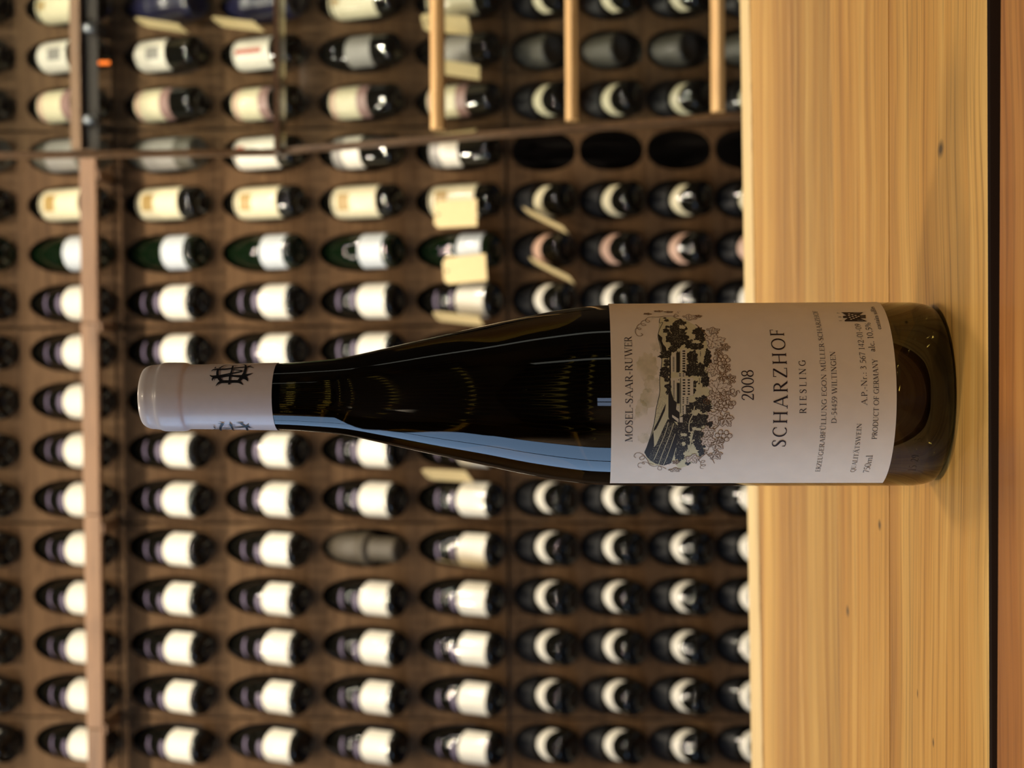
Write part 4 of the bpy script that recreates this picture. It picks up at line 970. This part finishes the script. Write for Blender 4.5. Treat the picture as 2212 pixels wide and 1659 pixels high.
vdp.build('letter_print', INK, label)
# --- monogram printed twice on the capsule
CR_ = 0.0143
mono = Print(CR_, 0.00025)
def trace(o, scale, strokes):
    for st in strokes:
        P = smooth_prof([(*cyl(o[0] + x / scale, o[1] + y / scale, CR_), wd / scale * 0.192e-3 * 1.25) for x, y, wd in st], 5)
        mono.stroke(P)
trace((440, 770), 15.8, [
 [(415, 1020, 10), (520, 905, 60), (640, 872, 85), (870, 865, 85), (1100, 860, 85), (1230, 880, 80), (1345, 975, 12)],
 [(212, 650, 20), (290, 690, 55), (450, 705, 110), (700, 685, 62), (900, 668, 55), (1300, 690, 95), (1450, 655, 90), (1690, 580, 8)],
 [(500, 430, 65), (475, 540, 65), (480, 660, 70), (540, 770, 85), (620, 860, 80)],
 [(1450, 390, 75), (1400, 560, 80), (1300, 730, 100), (1180, 860, 80)],
 [(1005, 330, 50), (960, 500, 48), (910, 650, 55), (882, 850, 52), (868, 965, 60)],
 [(1330, 740, 70), (1440, 750, 100), (1512, 855, 10)], [(340, 735, 70), (300, 790, 40), (308, 850, 8)],
 [(265, 515, 10), (380, 455, 60), (700, 450, 66), (960, 420, 50), (1420, 375, 50), (1600, 372, 44), (1720, 412, 8)],
 [(425, 365, 8), (385, 420, 60)], [(1480, 370, 40), (1560, 340, 34), (1655, 302, 8)],
 [(960, 465, 30), (1150, 480, 40), (1325, 500, 40)], [(1325, 515, 44), (1120, 560, 50), (900, 600, 50), (540, 668, 44)],
 [(540, 420, 48), (690, 335, 40), (840, 306, 6)], [(1290, 296, 8), (1410, 306, 40), (1450, 390, 60)], [(890, 340, 8), (1020, 330, 24), (1170, 340, 8)]])
trace((440, 890), 15.8, [
 [(480, 375, 8), (600, 380, 30), (725, 372, 14)], [(660, 390, 80), (595, 480, 64), (572, 570, 60), (610, 640, 34)],
 [(320, 575, 15), (440, 560, 40), (750, 558, 40), (1000, 530, 34), (1350, 500, 58), (1500, 492, 75), (1600, 520, 34), (1735, 550, 6)],
 [(345, 480, 34), (400, 540, 36)], [(893, 345, 6), (920, 420, 62), (960, 500, 48), (1010, 595, 42), (1080, 645, 30)],
 [(840, 415, 8), (920, 415, 34), (1000, 420, 8)], [(808, 468, 12), (940, 465, 26), (1088, 463, 12)],
 [(1112, 355, 8), (1260, 366, 44), (1375, 350, 12)], [(1270, 380, 64), (1400, 470, 64), (1470, 530, 62), (1505, 630, 60)],
 [(1430, 480, 64), (1500, 450, 60), (1535, 395, 10)], [(1040, 580, 10), (1250, 605, 30), (1405, 605, 8)], [(620, 560, 20), (900, 575, 30), (1040, 585, 14)]])
mono.build('monogram', mat('capsule_ink', srgb(16, 14, 18), 0.4), capo)
# --- raised numbers low on the glass
emb = Print(BR, 0.00010)
for ch, x, y in (('29', 1986, 998), ('15', 1978, 1018), ('3', 1998, 955)):
    a = cyl(x + 18, y, BR); write(emb, ch, a[0], a[0] + (4.0e-3 if len(ch) > 1 else 1.8e-3), max(a[1], 0.0135), 3.0e-3, 0.8)
emb.build('raised_number', gm, glass)
